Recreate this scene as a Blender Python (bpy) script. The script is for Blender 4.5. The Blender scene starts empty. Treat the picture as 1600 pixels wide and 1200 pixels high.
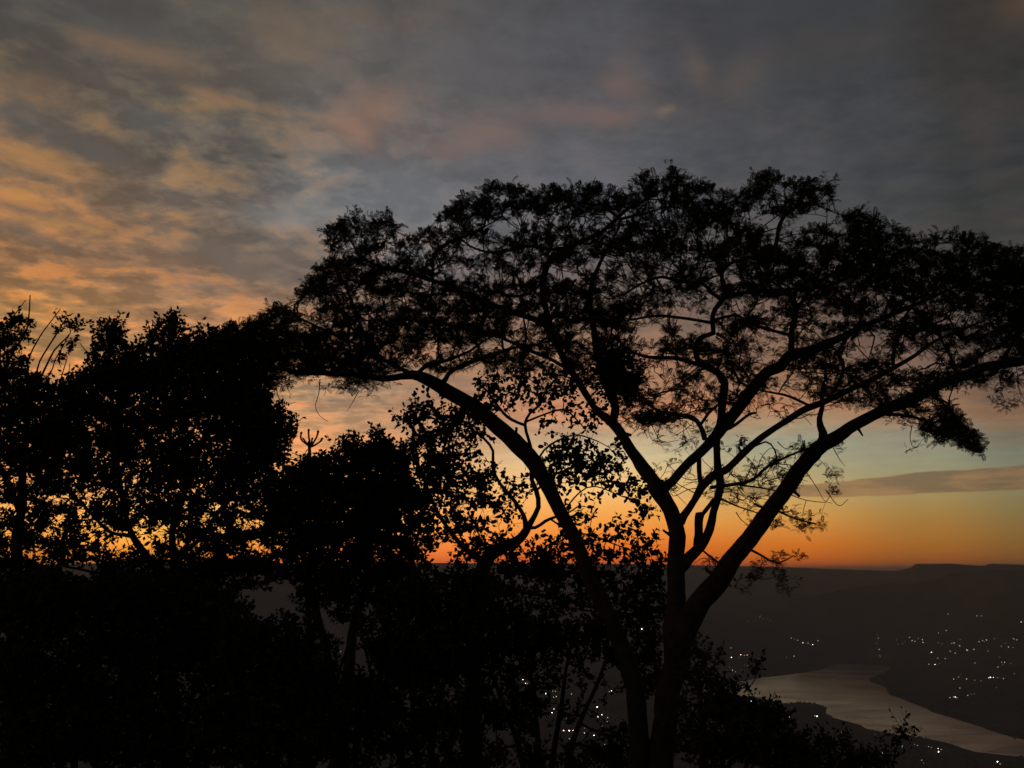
import bpy, math, random
import numpy as np
from mathutils import Vector, noise as mnoise

random.seed(7)
rng = np.random.default_rng(7)
S = bpy.context.scene
COL = S.collection
R = math.radians

# ------------------------------------------------------------------ camera
F = 1209.0                      # focal length in photo pixels (photo 1600 x 1200)
PITCH = R(13.5)
CAMZ = 1.65
cam = bpy.data.cameras.new("camera")
cam.sensor_fit = 'HORIZONTAL'; cam.sensor_width = 36.0; cam.lens = 36.0 * F / 1600.0
cam.clip_start = 0.05; cam.clip_end = 90000.0
co = bpy.data.objects.new("camera", cam); COL.objects.link(co)
co.location = (0, 0, CAMZ); co.rotation_euler = (R(90) + PITCH, 0, 0)
S.camera = co

S.view_settings.view_transform = 'Standard'
S.view_settings.look = 'None'
S.view_settings.exposure = 0.0
S.view_settings.gamma = 1.0
S.view_settings.use_curve_mapping = False
S.cycles.max_bounces = 5
S.cycles.diffuse_bounces = 2
S.cycles.glossy_bounces = 2
S.cycles.volume_bounces = 0
S.cycles.transparent_max_bounces = 6
S.cycles.sample_clamp_direct = 12.0
S.cycles.sample_clamp_indirect = 2.0
S.cycles.caustics_reflective = False

def lin(c):
    out = []
    for v in c[:3]:
        v = v / 255.0
        out.append(v / 12.92 if v <= 0.04045 else ((v + 0.055) / 1.055) ** 2.4)
    return (out[0], out[1], out[2], 1.0)

def ray(px, py):
    """direction with unit forward component for a direction seen at photo point px,py"""
    cx = (np.asarray(px, float) - 800.0) / F; cy = -(np.asarray(py, float) - 600.0) / F
    y = math.cos(PITCH) - cy * math.sin(PITCH)
    z = math.sin(PITCH) + cy * math.cos(PITCH)
    return cx / y, z / y

def azel(px, py):
    x, z = ray(px, py)
    return np.degrees(np.arctan2(x, 1.0)), np.degrees(np.arctan2(z, np.sqrt(1 + x * x)))

def P(px, py, d):
    x, z = ray(px, py)
    d = np.asarray(d, float)
    return np.stack(np.broadcast_arrays(x * d, d, CAMZ + z * d), -1)

# ------------------------------------------------------------------ sky
W = bpy.data.worlds.new("World"); S.world = W; W.use_nodes = True
NT = W.node_tree; NT.nodes.clear()

class G:
    def __init__(s, nt): s.nt = nt
    def link(s, a, sock):
        if isinstance(a, bpy.types.NodeSocket): s.nt.links.new(a, sock)
        else:
            sock.default_value = a
    def m(s, op, a, b=None, c=None, clamp=False):
        n = s.nt.nodes.new('ShaderNodeMath'); n.operation = op; n.use_clamp = clamp
        s.link(a, n.inputs[0])
        if b is not None: s.link(b, n.inputs[1])
        if c is not None: s.link(c, n.inputs[2])
        return n.outputs[0]
    def mix(s, f, a, b, mode='MIX'):
        n = s.nt.nodes.new('ShaderNodeMix'); n.data_type = 'RGBA'; n.blend_type = mode
        s.link(f, n.inputs[0]); s.link(a, n.inputs[6]); s.link(b, n.inputs[7])
        return n.outputs[2]
    def rng(s, v, a, b, c=0.0, d=1.0, smooth=True):
        n = s.nt.nodes.new('ShaderNodeMapRange'); n.interpolation_type = 'SMOOTHSTEP' if smooth else 'LINEAR'
        s.link(v, n.inputs[0]); n.inputs[1].default_value = a; n.inputs[2].default_value = b
        n.inputs[3].default_value = c; n.inputs[4].default_value = d
        return n.outputs[0]
    def comb(s, x, y, z):
        n = s.nt.nodes.new('ShaderNodeCombineXYZ'); s.link(x, n.inputs[0]); s.link(y, n.inputs[1]); s.link(z, n.inputs[2])
        return n.outputs[0]
    def noise(s, vec, scale, detail=4, rough=0.5, dist=0.0):
        n = s.nt.nodes.new('ShaderNodeTexNoise'); s.link(vec, n.inputs['Vector'])
        n.inputs['Scale'].default_value = scale; n.inputs['Detail'].default_value = detail
        n.inputs['Roughness'].default_value = rough; n.inputs['Distortion'].default_value = dist
        return n.outputs[0]
    def ramp(s, f, stops):
        n = s.nt.nodes.new('ShaderNodeValToRGB'); s.link(f, n.inputs[0]); cr = n.color_ramp
        cr.interpolation = 'LINEAR'
        stops = sorted(stops, key=lambda t: t[0])
        cr.elements[0].position = stops[0][0]; cr.elements[0].color = stops[0][1]
        cr.elements[1].position = stops[-1][0]; cr.elements[1].color = stops[-1][1]
        for p, c in stops[1:-1]:
            e = cr.elements.new(p); e.color = c
        return n.outputs[0]

g = G(NT)
tc = NT.nodes.new('ShaderNodeTexCoord').outputs['Generated']
sep = NT.nodes.new('ShaderNodeSeparateXYZ'); NT.links.new(tc, sep.inputs[0])
dx, dy, dz = sep.outputs
AZ = g.m('MULTIPLY', g.m('ARCTAN2', dx, dy), 57.29578)          # degrees, 0 straight ahead, + to the right
EL = g.m('MULTIPLY', g.m('ARCSINE', dz), 57.29578)
# cloud sheet coordinates (a flat deck seen from below)
dzc = g.m('ADD', g.m('MAXIMUM', dz, 0.0), 0.10)
cu = g.m('DIVIDE', dx, dzc); cv = g.m('DIVIDE', dy, dzc)
DECK = g.comb(cu, cv, 0.0)
# warp used to break up every soft patch
wn = g.noise(DECK, 3.0, 5, 0.6)
wn2 = g.noise(g.comb(cv, cu, 7.3), 2.6, 5, 0.6)
AZw = g.m('ADD', AZ, g.m('MULTIPLY', g.m('SUBTRACT', wn, 0.5), 10.0))
ELw = g.m('ADD', EL, g.m('MULTIPLY', g.m('SUBTRACT', wn2, 0.5), 5.0))

E0, E1 = -4.0, 62.0
def epos(el): return max(0.0, min(1.0, (el - E0) / (E1 - E0)))
COLUMNS = [
    [(20,900,(232,116,40)),(20,870,(250,140,48)),(20,830,(252,166,76)),(20,780,(248,168,98)),(20,700,(226,150,98)),(30,600,(185,130,88)),(50,540,(166,122,80)),(60,480,(163,119,76)),
     (60,420,(146,106,76)),(60,360,(134,101,77)),(60,300,(128,99,78)),(60,240,(112,92,78)),(60,170,(100,87,78)),(60,90,(94,84,78)),(60,10,(80,75,74))],
    [(300,900,(246,124,40)),(300,870,(255,150,50)),(300,830,(255,182,84)),(300,790,(255,184,110)),(300,700,(232,160,104)),(300,600,(185,140,100)),(300,520,(168,124,90)),(300,450,(142,108,86)),
     (300,380,(116,98,87)),(300,300,(108,95,87)),(300,220,(98,90,85)),(300,120,(96,87,81)),(300,10,(82,78,77))],
    [(560,900,(240,104,44)),(560,870,(252,124,55)),(560,830,(255,160,80)),(560,790,(253,178,108)),(560,720,(222,155,103)),(560,670,(186,140,104)),(560,620,(158,130,106)),(560,560,(150,118,96)),(560,500,(138,110,92)),
     (540,440,(118,102,94)),(520,380,(113,109,110)),(540,310,(110,110,114)),(560,220,(102,98,99)),(560,100,(92,88,88)),(560,10,(88,84,83))],
    [(930,900,(232,96,30)),(930,872,(243,104,34)),(930,840,(250,140,52)),(930,800,(248,168,82)),(930,760,(246,198,126)),(960,715,(218,194,148)),(960,680,(184,158,126)),(960,650,(196,138,100)),
     (960,600,(176,128,96)),(960,520,(132,106,88)),(900,420,(104,95,93)),(900,300,(93,95,101)),(880,180,(88,86,88)),(880,60,(80,80,84)),(880,10,(76,76,79))],
    [(1200,900,(180,84,26)),(1200,880,(208,98,30)),(1200,850,(216,118,38)),(1200,810,(214,152,74)),(1200,770,(198,164,102)),(1200,735,(174,162,122)),(1200,690,(152,153,130)),(1200,662,(165,140,108)),
     (1200,640,(176,126,92)),(1200,590,(146,112,88)),(1200,500,(112,92,80)),(1200,400,(88,82,80)),(1200,290,(78,80,84)),(1200,180,(71,72,75)),(1200,10,(64,64,67))],
    [(1420,900,(140,74,28)),(1420,880,(160,88,34)),(1420,850,(166,106,42)),(1420,810,(164,122,62)),(1420,770,(160,140,92)),(1420,735,(150,144,112)),(1420,700,(140,142,122)),(1420,670,(144,134,114)),
     (1420,650,(160,122,92)),(1420,610,(128,102,84)),(1420,540,(104,86,76)),(1420,450,(82,74,70)),(1420,360,(68,68,68)),(1420,250,(66,68,71)),(1420,10,(60,61,63))],
    [(1590,900,(122,76,36)),(1590,870,(130,86,42)),(1590,830,(132,102,56)),(1590,790,(130,114,74)),(1590,760,(130,122,90)),(1590,710,(118,121,104)),(1590,680,(112,108,92)),
     (1590,655,(130,103,80)),(1590,620,(104,86,73)),(1590,560,(90,76,68)),(1590,450,(74,66,62)),(1590,360,(60,60,58)),(1590,250,(56,57,58)),(1590,10,(56,53,50))],
]
elf = g.rng(g.m('ADD', EL, g.m('MULTIPLY', g.m('SUBTRACT', wn2, 0.5), g.rng(EL, 8.0, 22.0, 0.4, 5.0))), E0, E1, 0, 1, smooth=False)
base = None; prev_az = None
for colm in COLUMNS:
    stops = []
    for (x, y, c) in colm:
        a, e = azel(x, y); stops.append((epos(float(e)), lin(c)))
    top = lin([0.80 * v for v in colm[-1][2]])
    stops.append((epos(58.0), top))
    azc = float(azel(colm[2][0], 600)[0])
    r_ = g.ramp(elf, stops)
    if base is None: base = r_
    else: base = g.mix(g.rng(AZ, prev_az, azc), base, r_)
    prev_az = azc

# --- broken cloud deck: lit rolls and grey troughs, strongest to the left towards the set sun
st = g.comb(g.m('ADD', g.m('MULTIPLY', cu, 0.85), g.m('MULTIPLY', cv, 0.12)), g.m('ADD', g.m('MULTIPLY', cv, 1.0), g.m('MULTIPLY', cu, -0.12)), 0.0)
n_big = g.noise(st, 3.6, 3, 0.5, 0.2)
n_mid = g.noise(st, 8.5, 5, 0.52, 0.3)
n_fine = g.noise(st, 24.0, 4, 0.55, 0.3)
n_low = g.noise(g.comb(cu, cv, 3.1), 0.9, 3, 0.5)
n_all = g.m('ADD', g.m('ADD', g.m('MULTIPLY', n_big, 0.34), g.m('MULTIPLY', n_mid, 0.48)), g.m('MULTIPLY', n_fine, 0.18))
roll = g.m('MULTIPLY', g.m('SUBTRACT', n_all, 0.5), 2.0)
leftw = g.rng(AZ, -17.0, 2.0, 1.0, 0.36)
highw = g.m('MULTIPLY', g.rng(EL, 3.5, 13.0, 0.0, 1.0), g.rng(EL, 27.0, 40.0, 1.0, 0.42))
amp = g.m('MULTIPLY', leftw, highw)
lit = g.m('MULTIPLY', g.rng(roll, 0.0, 0.17), amp)
dark = g.m('MULTIPLY', g.rng(roll, 0.03, -0.12), amp)
warm = g.mix(1.0, base, g.mix(g.rng(AZ, -26.0, -8.0), (1.76, 1.38, 0.96, 1.0), (1.44, 1.15, 1.03, 1.0)), 'MULTIPLY')
cool = g.mix(1.0, base, (0.60, 0.65, 0.73, 1.0), 'MULTIPLY')
sky = g.mix(g.m('MULTIPLY', lit, 0.95), base, warm)
sky = g.mix(g.m('MULTIPLY', dark, 0.85), sky, cool)
# faint large-scale mottling everywhere on the deck
mott = g.rng(g.noise(st, 8.0, 7, 0.68), 0.3, 0.7, 0.82, 1.18, smooth=False)
mottw = g.rng(EL, 6.0, 14.0)
mf = g.m('ADD', g.m('MULTIPLY', g.m('SUBTRACT', mott, 1.0), mottw), 1.0)
sky = g.mix(1.0, sky, g.comb(mf, mf, mf), 'MULTIPLY')

def patch(sky, x, y, rx, ry, c, k, warp=1.0, tilt=0.0):
    a0, e0 = [float(v) for v in azel(x, y)]
    kk = F / 57.3
    A = AZw if warp else AZ; E = ELw if warp else EL
    u = g.m('SUBTRACT', A, a0); v = g.m('SUBTRACT', E, e0)
    if tilt: v = g.m('ADD', v, g.m('MULTIPLY', u, tilt))
    u = g.m('DIVIDE', u, rx / kk); v = g.m('DIVIDE', v, ry / kk)
    q = g.m('ADD', g.m('MULTIPLY', u, u), g.m('MULTIPLY', v, v))
    f = g.m('MULTIPLY', g.m('EXPONENT', g.m('MULTIPLY', q, -1.0)), k)
    return g.mix(f, sky, lin(c))
PATCHES = [(545,208,44,26,(146,112,94),.7),(600,180,55,30,(134,104,90),.6),(760,215,60,26,(122,100,92),.55),(700,235,50,18,(124,103,95),.5),
           (480,330,60,22,(120,120,122),.45),(620,300,110,40,(110,111,115),.4),(430,345,50,18,(134,130,132),.5),
           (385,395,90,16,(104,92,86),.6),(215,60,70,20,(124,98,78),.75),(270,80,60,18,(112,92,78),.6),(470,60,90,45,(106,92,84),.5),
           (970,120,30,30,(104,90,85),.5),(950,128,26,12,(110,92,86),.6),(1082,95,28,22,(104,88,80),.55),(1160,115,60,22,(88,80,74),.7),
           (900,182,90,20,(112,96,92),.65),(1024,172,18,12,(112,98,88),.8),(940,190,34,16,(112,92,84),.6),(1585,15,50,22,(82,66,54),.8),(1320,70,80,26,(74,68,64),.5),
           (730,90,80,50,(92,90,93),.5),(1250,30,150,40,(60,62,67),.5),(30,140,60,16,(120,95,76),.5),(350,145,34,10,(132,102,80),.7),(200,30,110,20,(74,74,77),.7),
           (20,290,50,12,(186,132,78),.6),(90,352,60,10,(188,132,76),.6),(50,240,70,10,(164,120,78),.5),
           (240,190,40,14,(84,82,84),.7),(30,180,50,20,(82,80,82),.6),(40,330,70,12,(92,84,82),.6),(130,228,50,9,(84,80,80),.7),(60,378,50,8,(98,88,82),.7),(330,455,50,10,(112,100,96),.5),(380,410,70,16,(106,94,90),.5)]
for p in PATCHES: sky = patch(sky, *p)
sky = patch(sky, 432, 244, 15, 4.0, (66,63,64), .8, warp=0)

# --- long grey-brown bar of cloud low on the right
bw = g.noise(g.comb(g.m('MULTIPLY', AZ, 0.10), g.m('MULTIPLY', EL, 0.55), 1.7), 1.6, 4, 0.55)
eb = float(azel(1470, 754)[1])
bel = g.m('ADD', EL, g.m('MULTIPLY', g.m('SUBTRACT', bw, 0.5), 0.9))
off = g.m('SUBTRACT', g.m('SUBTRACT', bel, eb), g.m('MULTIPLY', g.m('SUBTRACT', AZ, 29.0), 0.012))
thick = g.rng(AZ, 12.0, 34.0, 0.26, 0.76)
bar = g.rng(g.m('DIVIDE', g.m('ABSOLUTE', off), thick), 1.08, 0.84)
bar = g.m('MULTIPLY', bar, g.rng(AZ, 10.0, 21.0))
barn = g.rng(bw, 0.42, 0.60)
barc = g.mix(barn, lin((118,96,72)), lin((152,116,80)))
barc = g.mix(g.rng(AZ, 24.0, 36.0), barc, g.mix(1.0, barc, (0.80, 0.80, 0.82, 1), 'MULTIPLY'))
sky = g.mix(g.m('MULTIPLY', bar, 0.85), sky, barc)
# thin streaks in the clear band
sn = g.noise(g.comb(g.m('MULTIPLY', AZ, 0.06), g.m('MULTIPLY', EL, 0.85), 5.0), 1.5, 4, 0.5)
skm = g.m('MULTIPLY', g.m('MULTIPLY', g.rng(EL, 5.5, 8.0), g.rng(EL, 21.0, 12.5)), g.rng(sn, 0.48, 0.62))
sky = g.mix(g.m('MULTIPLY', skm, 0.45), sky, g.mix(1.0, sky, (1.12, 0.90, 0.80, 1), 'MULTIPLY'))

gain = g.rng(AZ, -24.0, 4.0)
sky = g.mix(1.0, sky, g.mix(gain, (1.16, 1.17, 1.06, 1.0), (1.05, 1.05, 1.05, 1.0)), 'MULTIPLY')
# --- away from the sunset the dusk sky goes on, dimmer and bluer
absaz = g.m('ABSOLUTE', g.m('ADD', AZ, 8.0))
back = g.rng(absaz, 40.0, 150.0)
night = g.mix(1.0, g.mix(g.rng(EL, -4, 40), lin((40,40,46)), lin((50,52,60))), (1,1,1,1), 'MULTIPLY')
sky = g.mix(back, sky, night)
zen = g.rng(EL, 42.0, 85.0)
sky = g.mix(g.m('MULTIPLY', zen, 0.7), sky, lin((56,58,65)))
low = g.rng(EL, -0.5, -6.0)
sky = g.mix(low, sky, lin((22,20,20)))

nis = NT.nodes.new('ShaderNodeTexSky'); nis.sky_type = 'NISHITA'; nis.sun_disc = False
SUN_EL, SUN_AZ = R(0.4), R(-12.0)
nis.sun_elevation = SUN_EL; nis.sun_rotation = SUN_AZ
nis.altitude = 700; nis.air_density = 1.0; nis.dust_density = 2.0
bg1 = NT.nodes.new('ShaderNodeBackground'); NT.links.new(nis.outputs[0], bg1.inputs[0]); bg1.inputs[1].default_value = 0.004
bg2 = NT.nodes.new('ShaderNodeBackground'); NT.links.new(sky, bg2.inputs[0]); bg2.inputs[1].default_value = 1.0
addn = NT.nodes.new('ShaderNodeAddShader'); NT.links.new(bg1.outputs[0], addn.inputs[0]); NT.links.new(bg2.outputs[0], addn.inputs[1])
wo = NT.nodes.new('ShaderNodeOutputWorld'); NT.links.new(addn.outputs[0], wo.inputs[0])
W.cycles.sampling_method = 'MANUAL'; W.cycles.sample_map_resolution = 512

# the sun has just gone: what is left of it is very weak and comes from the horizon glow
sl = bpy.data.lights.new("sun", 'SUN'); sl.energy = 0.02; sl.angle = R(6.0); sl.color = (1.0, 0.55, 0.28)
so = bpy.data.objects.new("sun", sl); COL.objects.link(so)
sd = Vector((math.sin(SUN_AZ) * math.cos(SUN_EL), math.cos(SUN_AZ) * math.cos(SUN_EL), math.sin(SUN_EL)))
so.rotation_euler = (-sd).to_track_quat('-Z', 'Y').to_euler()

# ------------------------------------------------------------------ materials
def mat(name, c1, c2, scale=4.0, rough=0.9, bump=0.0, bscale=20.0, spec=0.15, detail=5, coord='Object', bd=0.02):
    m = bpy.data.materials.new(name); m.use_nodes = True
    nt = m.node_tree; b = nt.nodes['Principled BSDF']; q = G(nt)
    t = nt.nodes.new('ShaderNodeTexCoord').outputs[coord]
    n = q.noise(t, scale, detail, 0.6)
    c = q.mix(q.rng(n, 0.35, 0.65), (*c1, 1.0), (*c2, 1.0))
    nt.links.new(c, b.inputs['Base Color'])
    b.inputs['Roughness'].default_value = rough
    b.inputs['Specular IOR Level'].default_value = spec
    if bump:
        bn = nt.nodes.new('ShaderNodeBump'); bn.inputs['Strength'].default_value = bump; bn.inputs['Distance'].default_value = bd
        nt.links.new(q.noise(t, bscale, 6, 0.65), bn.inputs['Height']); nt.links.new(bn.outputs[0], b.inputs['Normal'])
    return m
M_BARK = mat('bark_acacia', (0.045, 0.038, 0.030), (0.085, 0.068, 0.050), 6, 0.95, 0.8, 28)
M_BARK2 = mat('bark_grey', (0.045, 0.040, 0.032), (0.08, 0.07, 0.056), 5, 0.95, 0.7, 24)
M_TWIG = mat('twig_bark', (0.05, 0.04, 0.03), (0.08, 0.06, 0.045), 8)
M_FEATHER = mat('feather_leaf', (0.028, 0.042, 0.018), (0.042, 0.056, 0.024), 3, 0.9, spec=0.05)
M_BROAD = mat('broad_leaf', (0.026, 0.042, 0.016), (0.046, 0.058, 0.022), 2.5, 0.8, spec=0.05)
M_SHRUB = mat('shrub_leaf', (0.030, 0.044, 0.018), (0.048, 0.056, 0.026), 2.0, 0.85, spec=0.05)
M_SUCC = mat('succulent_skin', (0.035, 0.055, 0.025), (0.05, 0.07, 0.03), 10, 0.7)
M_GROUND = mat('bushland_soil', (0.030, 0.034, 0.028), (0.056, 0.054, 0.044), 0.006, 1.0, 0.0, spec=0.0, detail=8)
M_WOOD = mat('far_bush', (0.030, 0.038, 0.020), (0.050, 0.055, 0.030), 0.01, 1.0, spec=0.0)
M_POST = mat('lamp_post', (0.15, 0.15, 0.15), (0.22, 0.22, 0.21), 2.0)

def emis(name, col, s):
    m = bpy.data.materials.new(name); m.use_nodes = True; nt = m.node_tree
    b = nt.nodes['Principled BSDF']; b.inputs['Base Color'].default_value = (0.5, 0.5, 0.5, 1)
    b.inputs['Emission Color'].default_value = (*col, 1); b.inputs['Emission Strength'].default_value = s
    return m

# ------------------------------------------------------------------ mesh helpers
def mesh_from(name, V, Fc, smooth=False):
    """V (n,3); Fc (m,k) array of constant-size faces"""
    me = bpy.data.meshes.new(name)
    V = np.ascontiguousarray(V, dtype=np.float32); Fc = np.ascontiguousarray(Fc, dtype=np.int32)
    me.vertices.add(len(V)); me.vertices.foreach_set('co', V.ravel())
    m, k = Fc.shape
    me.loops.add(m * k); me.loops.foreach_set('vertex_index', Fc.ravel())
    me.polygons.add(m); me.polygons.foreach_set('loop_start', np.arange(0, m * k, k, dtype=np.int32))
    if smooth: me.polygons.foreach_set('use_smooth', np.ones(m, dtype=bool))
    me.update(calc_edges=True)
    return me

def link(name, me, m, parent=None, loc=None, **props):
    o = bpy.data.objects.new(name, me)
    if me is not None and m is not None and not me.materials: me.materials.append(m)
    COL.objects.link(o)
    if parent is not None: o.parent = parent
    if loc is not None: o.location = loc
    for k, v in props.items(): o[k] = v
    return o

def thing(name, label, cat, loc, group=None):
    o = bpy.data.objects.new(name, None); COL.objects.link(o); o.location = loc
    o.empty_display_size = 0.3
    o['label'] = label; o['category'] = cat
    if group: o['group'] = group
    return o

def local(V, root): return np.asarray(V) - np.array(root.location)

def catmull(pts, step):
    pts = np.asarray(pts, float)
    if len(pts) < 2: return pts
    ext = np.vstack([2 * pts[0] - pts[1], pts, 2 * pts[-1] - pts[-2]])
    out = []
    for i in range(1, len(ext) - 2):
        p0, p1, p2, p3 = ext[i - 1], ext[i], ext[i + 1], ext[i + 2]
        n = max(2, int(np.linalg.norm((p2 - p1)[:3]) / step))
        for t in np.arange(n) / n:
            out.append(0.5 * ((2 * p1) + (-p0 + p2) * t + (2 * p0 - 5 * p1 + 4 * p2 - p3) * t * t + (-p0 + 3 * p1 - 3 * p2 + p3) * t ** 3))
    out.append(ext[-2])
    return np.array(out)

def tube(path, sides=10, lump=0.10, seed=0):
    """path (n,4): x y z radius -> verts, quads"""
    n = len(path); c = path[:, :3]; r = np.maximum(path[:, 3], 0.002)
    T = np.gradient(c, axis=0); T /= np.maximum(np.linalg.norm(T, axis=1, keepdims=True), 1e-9)
    ref = np.array([0.13, 1.0, 0.21]); ref /= np.linalg.norm(ref)
    U = np.cross(T, ref); U /= np.maximum(np.linalg.norm(U, axis=1, keepdims=True), 1e-9)
    Vv = np.cross(T, U)
    ang = np.linspace(0, 2 * np.pi, sides, endpoint=False)
    rr = np.ones((n, sides))
    if lump:
        g1 = np.random.default_rng(seed + 11)
        ph = g1.uniform(0, 6.28, 8); s = np.cumsum(np.r_[0, np.linalg.norm(np.diff(c, axis=0), axis=1)])
        for k in range(4):
            rr += lump / (k + 1) * 0.6 * np.sin(ang[None] * (1 + k) + s[:, None] * (5 + 6 * k) / 1.0 + ph[k]) * np.cos(s[:, None] * (3 + 4 * k) + ph[k + 4])
    X = c[:, None] + (U[:, None] * np.cos(ang)[None, :, None] + Vv[:, None] * np.sin(ang)[None, :, None]) * (r[:, None] * rr)[..., None]
    V = X.reshape(-1, 3)
    i = np.arange(n - 1)[:, None] * sides; j = np.arange(sides)[None]; j2 = (j + 1) % sides
    Q = np.stack([i + j, i + j2, i + sides + j2, i + sides + j], -1).reshape(-1, 4)
    # end caps as quads onto a short cone
    V = np.vstack([V, c[0] - T[0] * r[0] * 0.4, c[-1] + T[-1] * r[-1] * 0.5])
    a, b = len(V) - 2, len(V) - 1
    capa = np.array([[a, (k + 1) % sides, k, a] for k in range(0, sides)])
    o = (n - 1) * sides
    capb = np.array([[b, o + k, o + (k + 1) % sides, b] for k in range(0, sides)])
    tri = np.vstack([Q[:, [0, 1, 2]], Q[:, [0, 2, 3]], capa[:, :3], capb[:, :3]])
    return V, tri

def segs_mesh(P0, P1, r0, r1, sides=3):
    T = P1 - P0; L = np.linalg.norm(T, axis=1, keepdims=True); T = T / np.maximum(L, 1e-9)
    ref = np.where(np.abs(T[:, 2:3]) > 0.9, np.array([[1.0, 0, 0]]), np.array([[0, 0, 1.0]]))
    U = np.cross(T, ref); U /= np.maximum(np.linalg.norm(U, axis=1, keepdims=True), 1e-9); Vv = np.cross(T, U)
    ang = np.linspace(0, 2 * np.pi, sides, endpoint=False)
    off = U[:, None] * np.cos(ang)[None, :, None] + Vv[:, None] * np.sin(ang)[None, :, None]
    A = P0[:, None] + off * r0[:, None, None]; B = (P1 + T * r1[:, None] * 0.6)[:, None] + off * r1[:, None, None]
    V = np.concatenate([A, B], 1).reshape(-1, 3)
    n = len(P0); base_ = np.arange(n)[:, None, None] * (2 * sides)
    j = np.arange(sides); q = np.stack([j, (j + 1) % sides, (j + 1) % sides + sides, j + sides], -1)[None]
    return V, (base_ + q).reshape(-1, 4)

def bez_path(px_pts, depth_pts, step=0.10, wscale=1.0):
    """traced limb (x, y, width) with depths along it -> (n,4) path in metres"""
    px_pts = np.array(px_pts, float)
    d = np.interp(np.linspace(0, 1, len(px_pts)), np.linspace(0, 1, len(depth_pts)), depth_pts)
    p = P(px_pts[:, 0], px_pts[:, 1], d)
    r = np.where(px_pts[:, 2] > 13, 0.93, 0.85) * px_pts[:, 2] * 0.5 / F * d * wscale
    return catmull(np.c_[p, r], step)

def grow(skel, targets, step=0.16, kpath=0.30, bulge=0.18, up=0.0, r_tip=0.0022, rexp=0.46, rmax=0.05, seed=1):
    """connect every target to a skeleton with kinked, arching twigs. skel (k,3)"""
    gg = np.random.default_rng(seed)
    cap = len(skel) + len(targets) * 9 + 10
    X = np.zeros((cap, 3)); par = np.full(cap, -1); pl = np.zeros(cap)
    n = len(skel); X[:n] = skel
    # distance of targets to skeleton
    d0 = np.array([np.min(np.sum((skel - t) ** 2, 1)) for t in targets])
    order = np.argsort(d0)
    tips = np.zeros(len(targets), int)
    for ti in order:
        t = targets[ti]
        dd = np.sqrt(np.sum((X[:n] - t) ** 2, 1)); c = dd + kpath * pl[:n]
        j = int(np.argmin(c)); D = dd[j]
        m = max(1, min(8, int(D / step)))
        a = X[j]; mid = (a + t) / 2 + gg.normal(0, 1, 3) * D * bulge + np.array([0, 0, up * D])
        last = j
        for k in range(1, m + 1):
            s = k / m
            q = (1 - s) ** 2 * a + 2 * s * (1 - s) * mid + s * s * t
            if k < m: q = q + gg.normal(0, 0.06 * step, 3)
            X[n] = q; par[n] = last; pl[n] = pl[last] + D / m; last = n; n += 1
        tips[ti] = last
    X = X[:n]; par = par[:n]
    cnt = np.zeros(n); cnt[tips] += 1
    for i in range(n - 1, len(skel) - 1, -1):
        if cnt[i] == 0: cnt[i] = 1
        if par[i] >= 0: cnt[par[i]] += cnt[i]
    rad = np.minimum(r_tip * cnt ** rexp, rmax)
    k = np.arange(len(skel), n)
    p = par[k]
    rp = np.where(p < len(skel), rad[k], np.minimum(rad[p], rad[k] * 1.6))
    tipdir = X[tips] - X[np.maximum(par[tips], 0)]
    tipdir /= np.maximum(np.linalg.norm(tipdir, axis=1, keepdims=True), 1e-9)
    return X[p], X[k], rp, rad[k], X[tips], tipdir

def frames(D, N):
    """orthonormal frames with x axis along D and z near N"""
    D = D / np.maximum(np.linalg.norm(D, axis=1, keepdims=True), 1e-9)
    Y = np.cross(N, D); Y /= np.maximum(np.linalg.norm(Y, axis=1, keepdims=True), 1e-9)
    Z = np.cross(D, Y)
    return np.stack([D, Y, Z], -1)      # columns

def stamp(T, Fc, pos, Rm, sc):
    V = np.einsum('nij,vj->nvi', Rm, T) * sc[:, None, None] + pos[:, None]
    n = len(pos); off = (np.arange(n) * len(T))[:, None, None]
    return V.reshape(-1, 3), (off + Fc[None]).reshape(-1, Fc.shape[1])

# feathery twice-divided leaf, unit length along +x
def feather():
    V = []; Fq = []
    def quad(a, b, c, d): k = len(V); V.extend([a, b, c, d]); Fq.append([k, k + 1, k + 2, k + 3])
    def zc(x): return 0.10 * math.sin(x * 2.2) - 0.16 * x * x
    quad((0, -.012, zc(0)), (0, .012, zc(0)), (.5, .010, zc(.5)), (.5, -.010, zc(.5)))
    quad((.5, -.010, zc(.5)), (.5, .010, zc(.5)), (1, .004, zc(1)), (1, -.004, zc(1)))
    n = 6
    for i in range(n):
        s = 0.16 + 0.80 * i / (n - 1); L = 0.27 * (0.55 + 0.9 * math.sin(math.pi * (0.15 + 0.72 * i / (n - 1)))) * 0.9
        for sg in (-1, 1):
            a = R(52 - 14 * i / n); d = (math.cos(a), sg * math.sin(a)); w = 0.058
            z0 = zc(s); z1 = z0 + 0.42 * L
            x1, y1 = s + d[0] * L, d[1] * L; xm, ym = s + d[0] * L * .5, d[1] * L * .5
            nx, ny = -d[1] * w, d[0] * w
            quad((s, 0, z0), (xm + nx, ym + ny, (z0 + z1) / 2), (x1, y1, z1), (xm - nx, ym - ny, (z0 + z1) / 2))
    return np.array(V, float), np.array(Fq)
FV, FF = feather()
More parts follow.
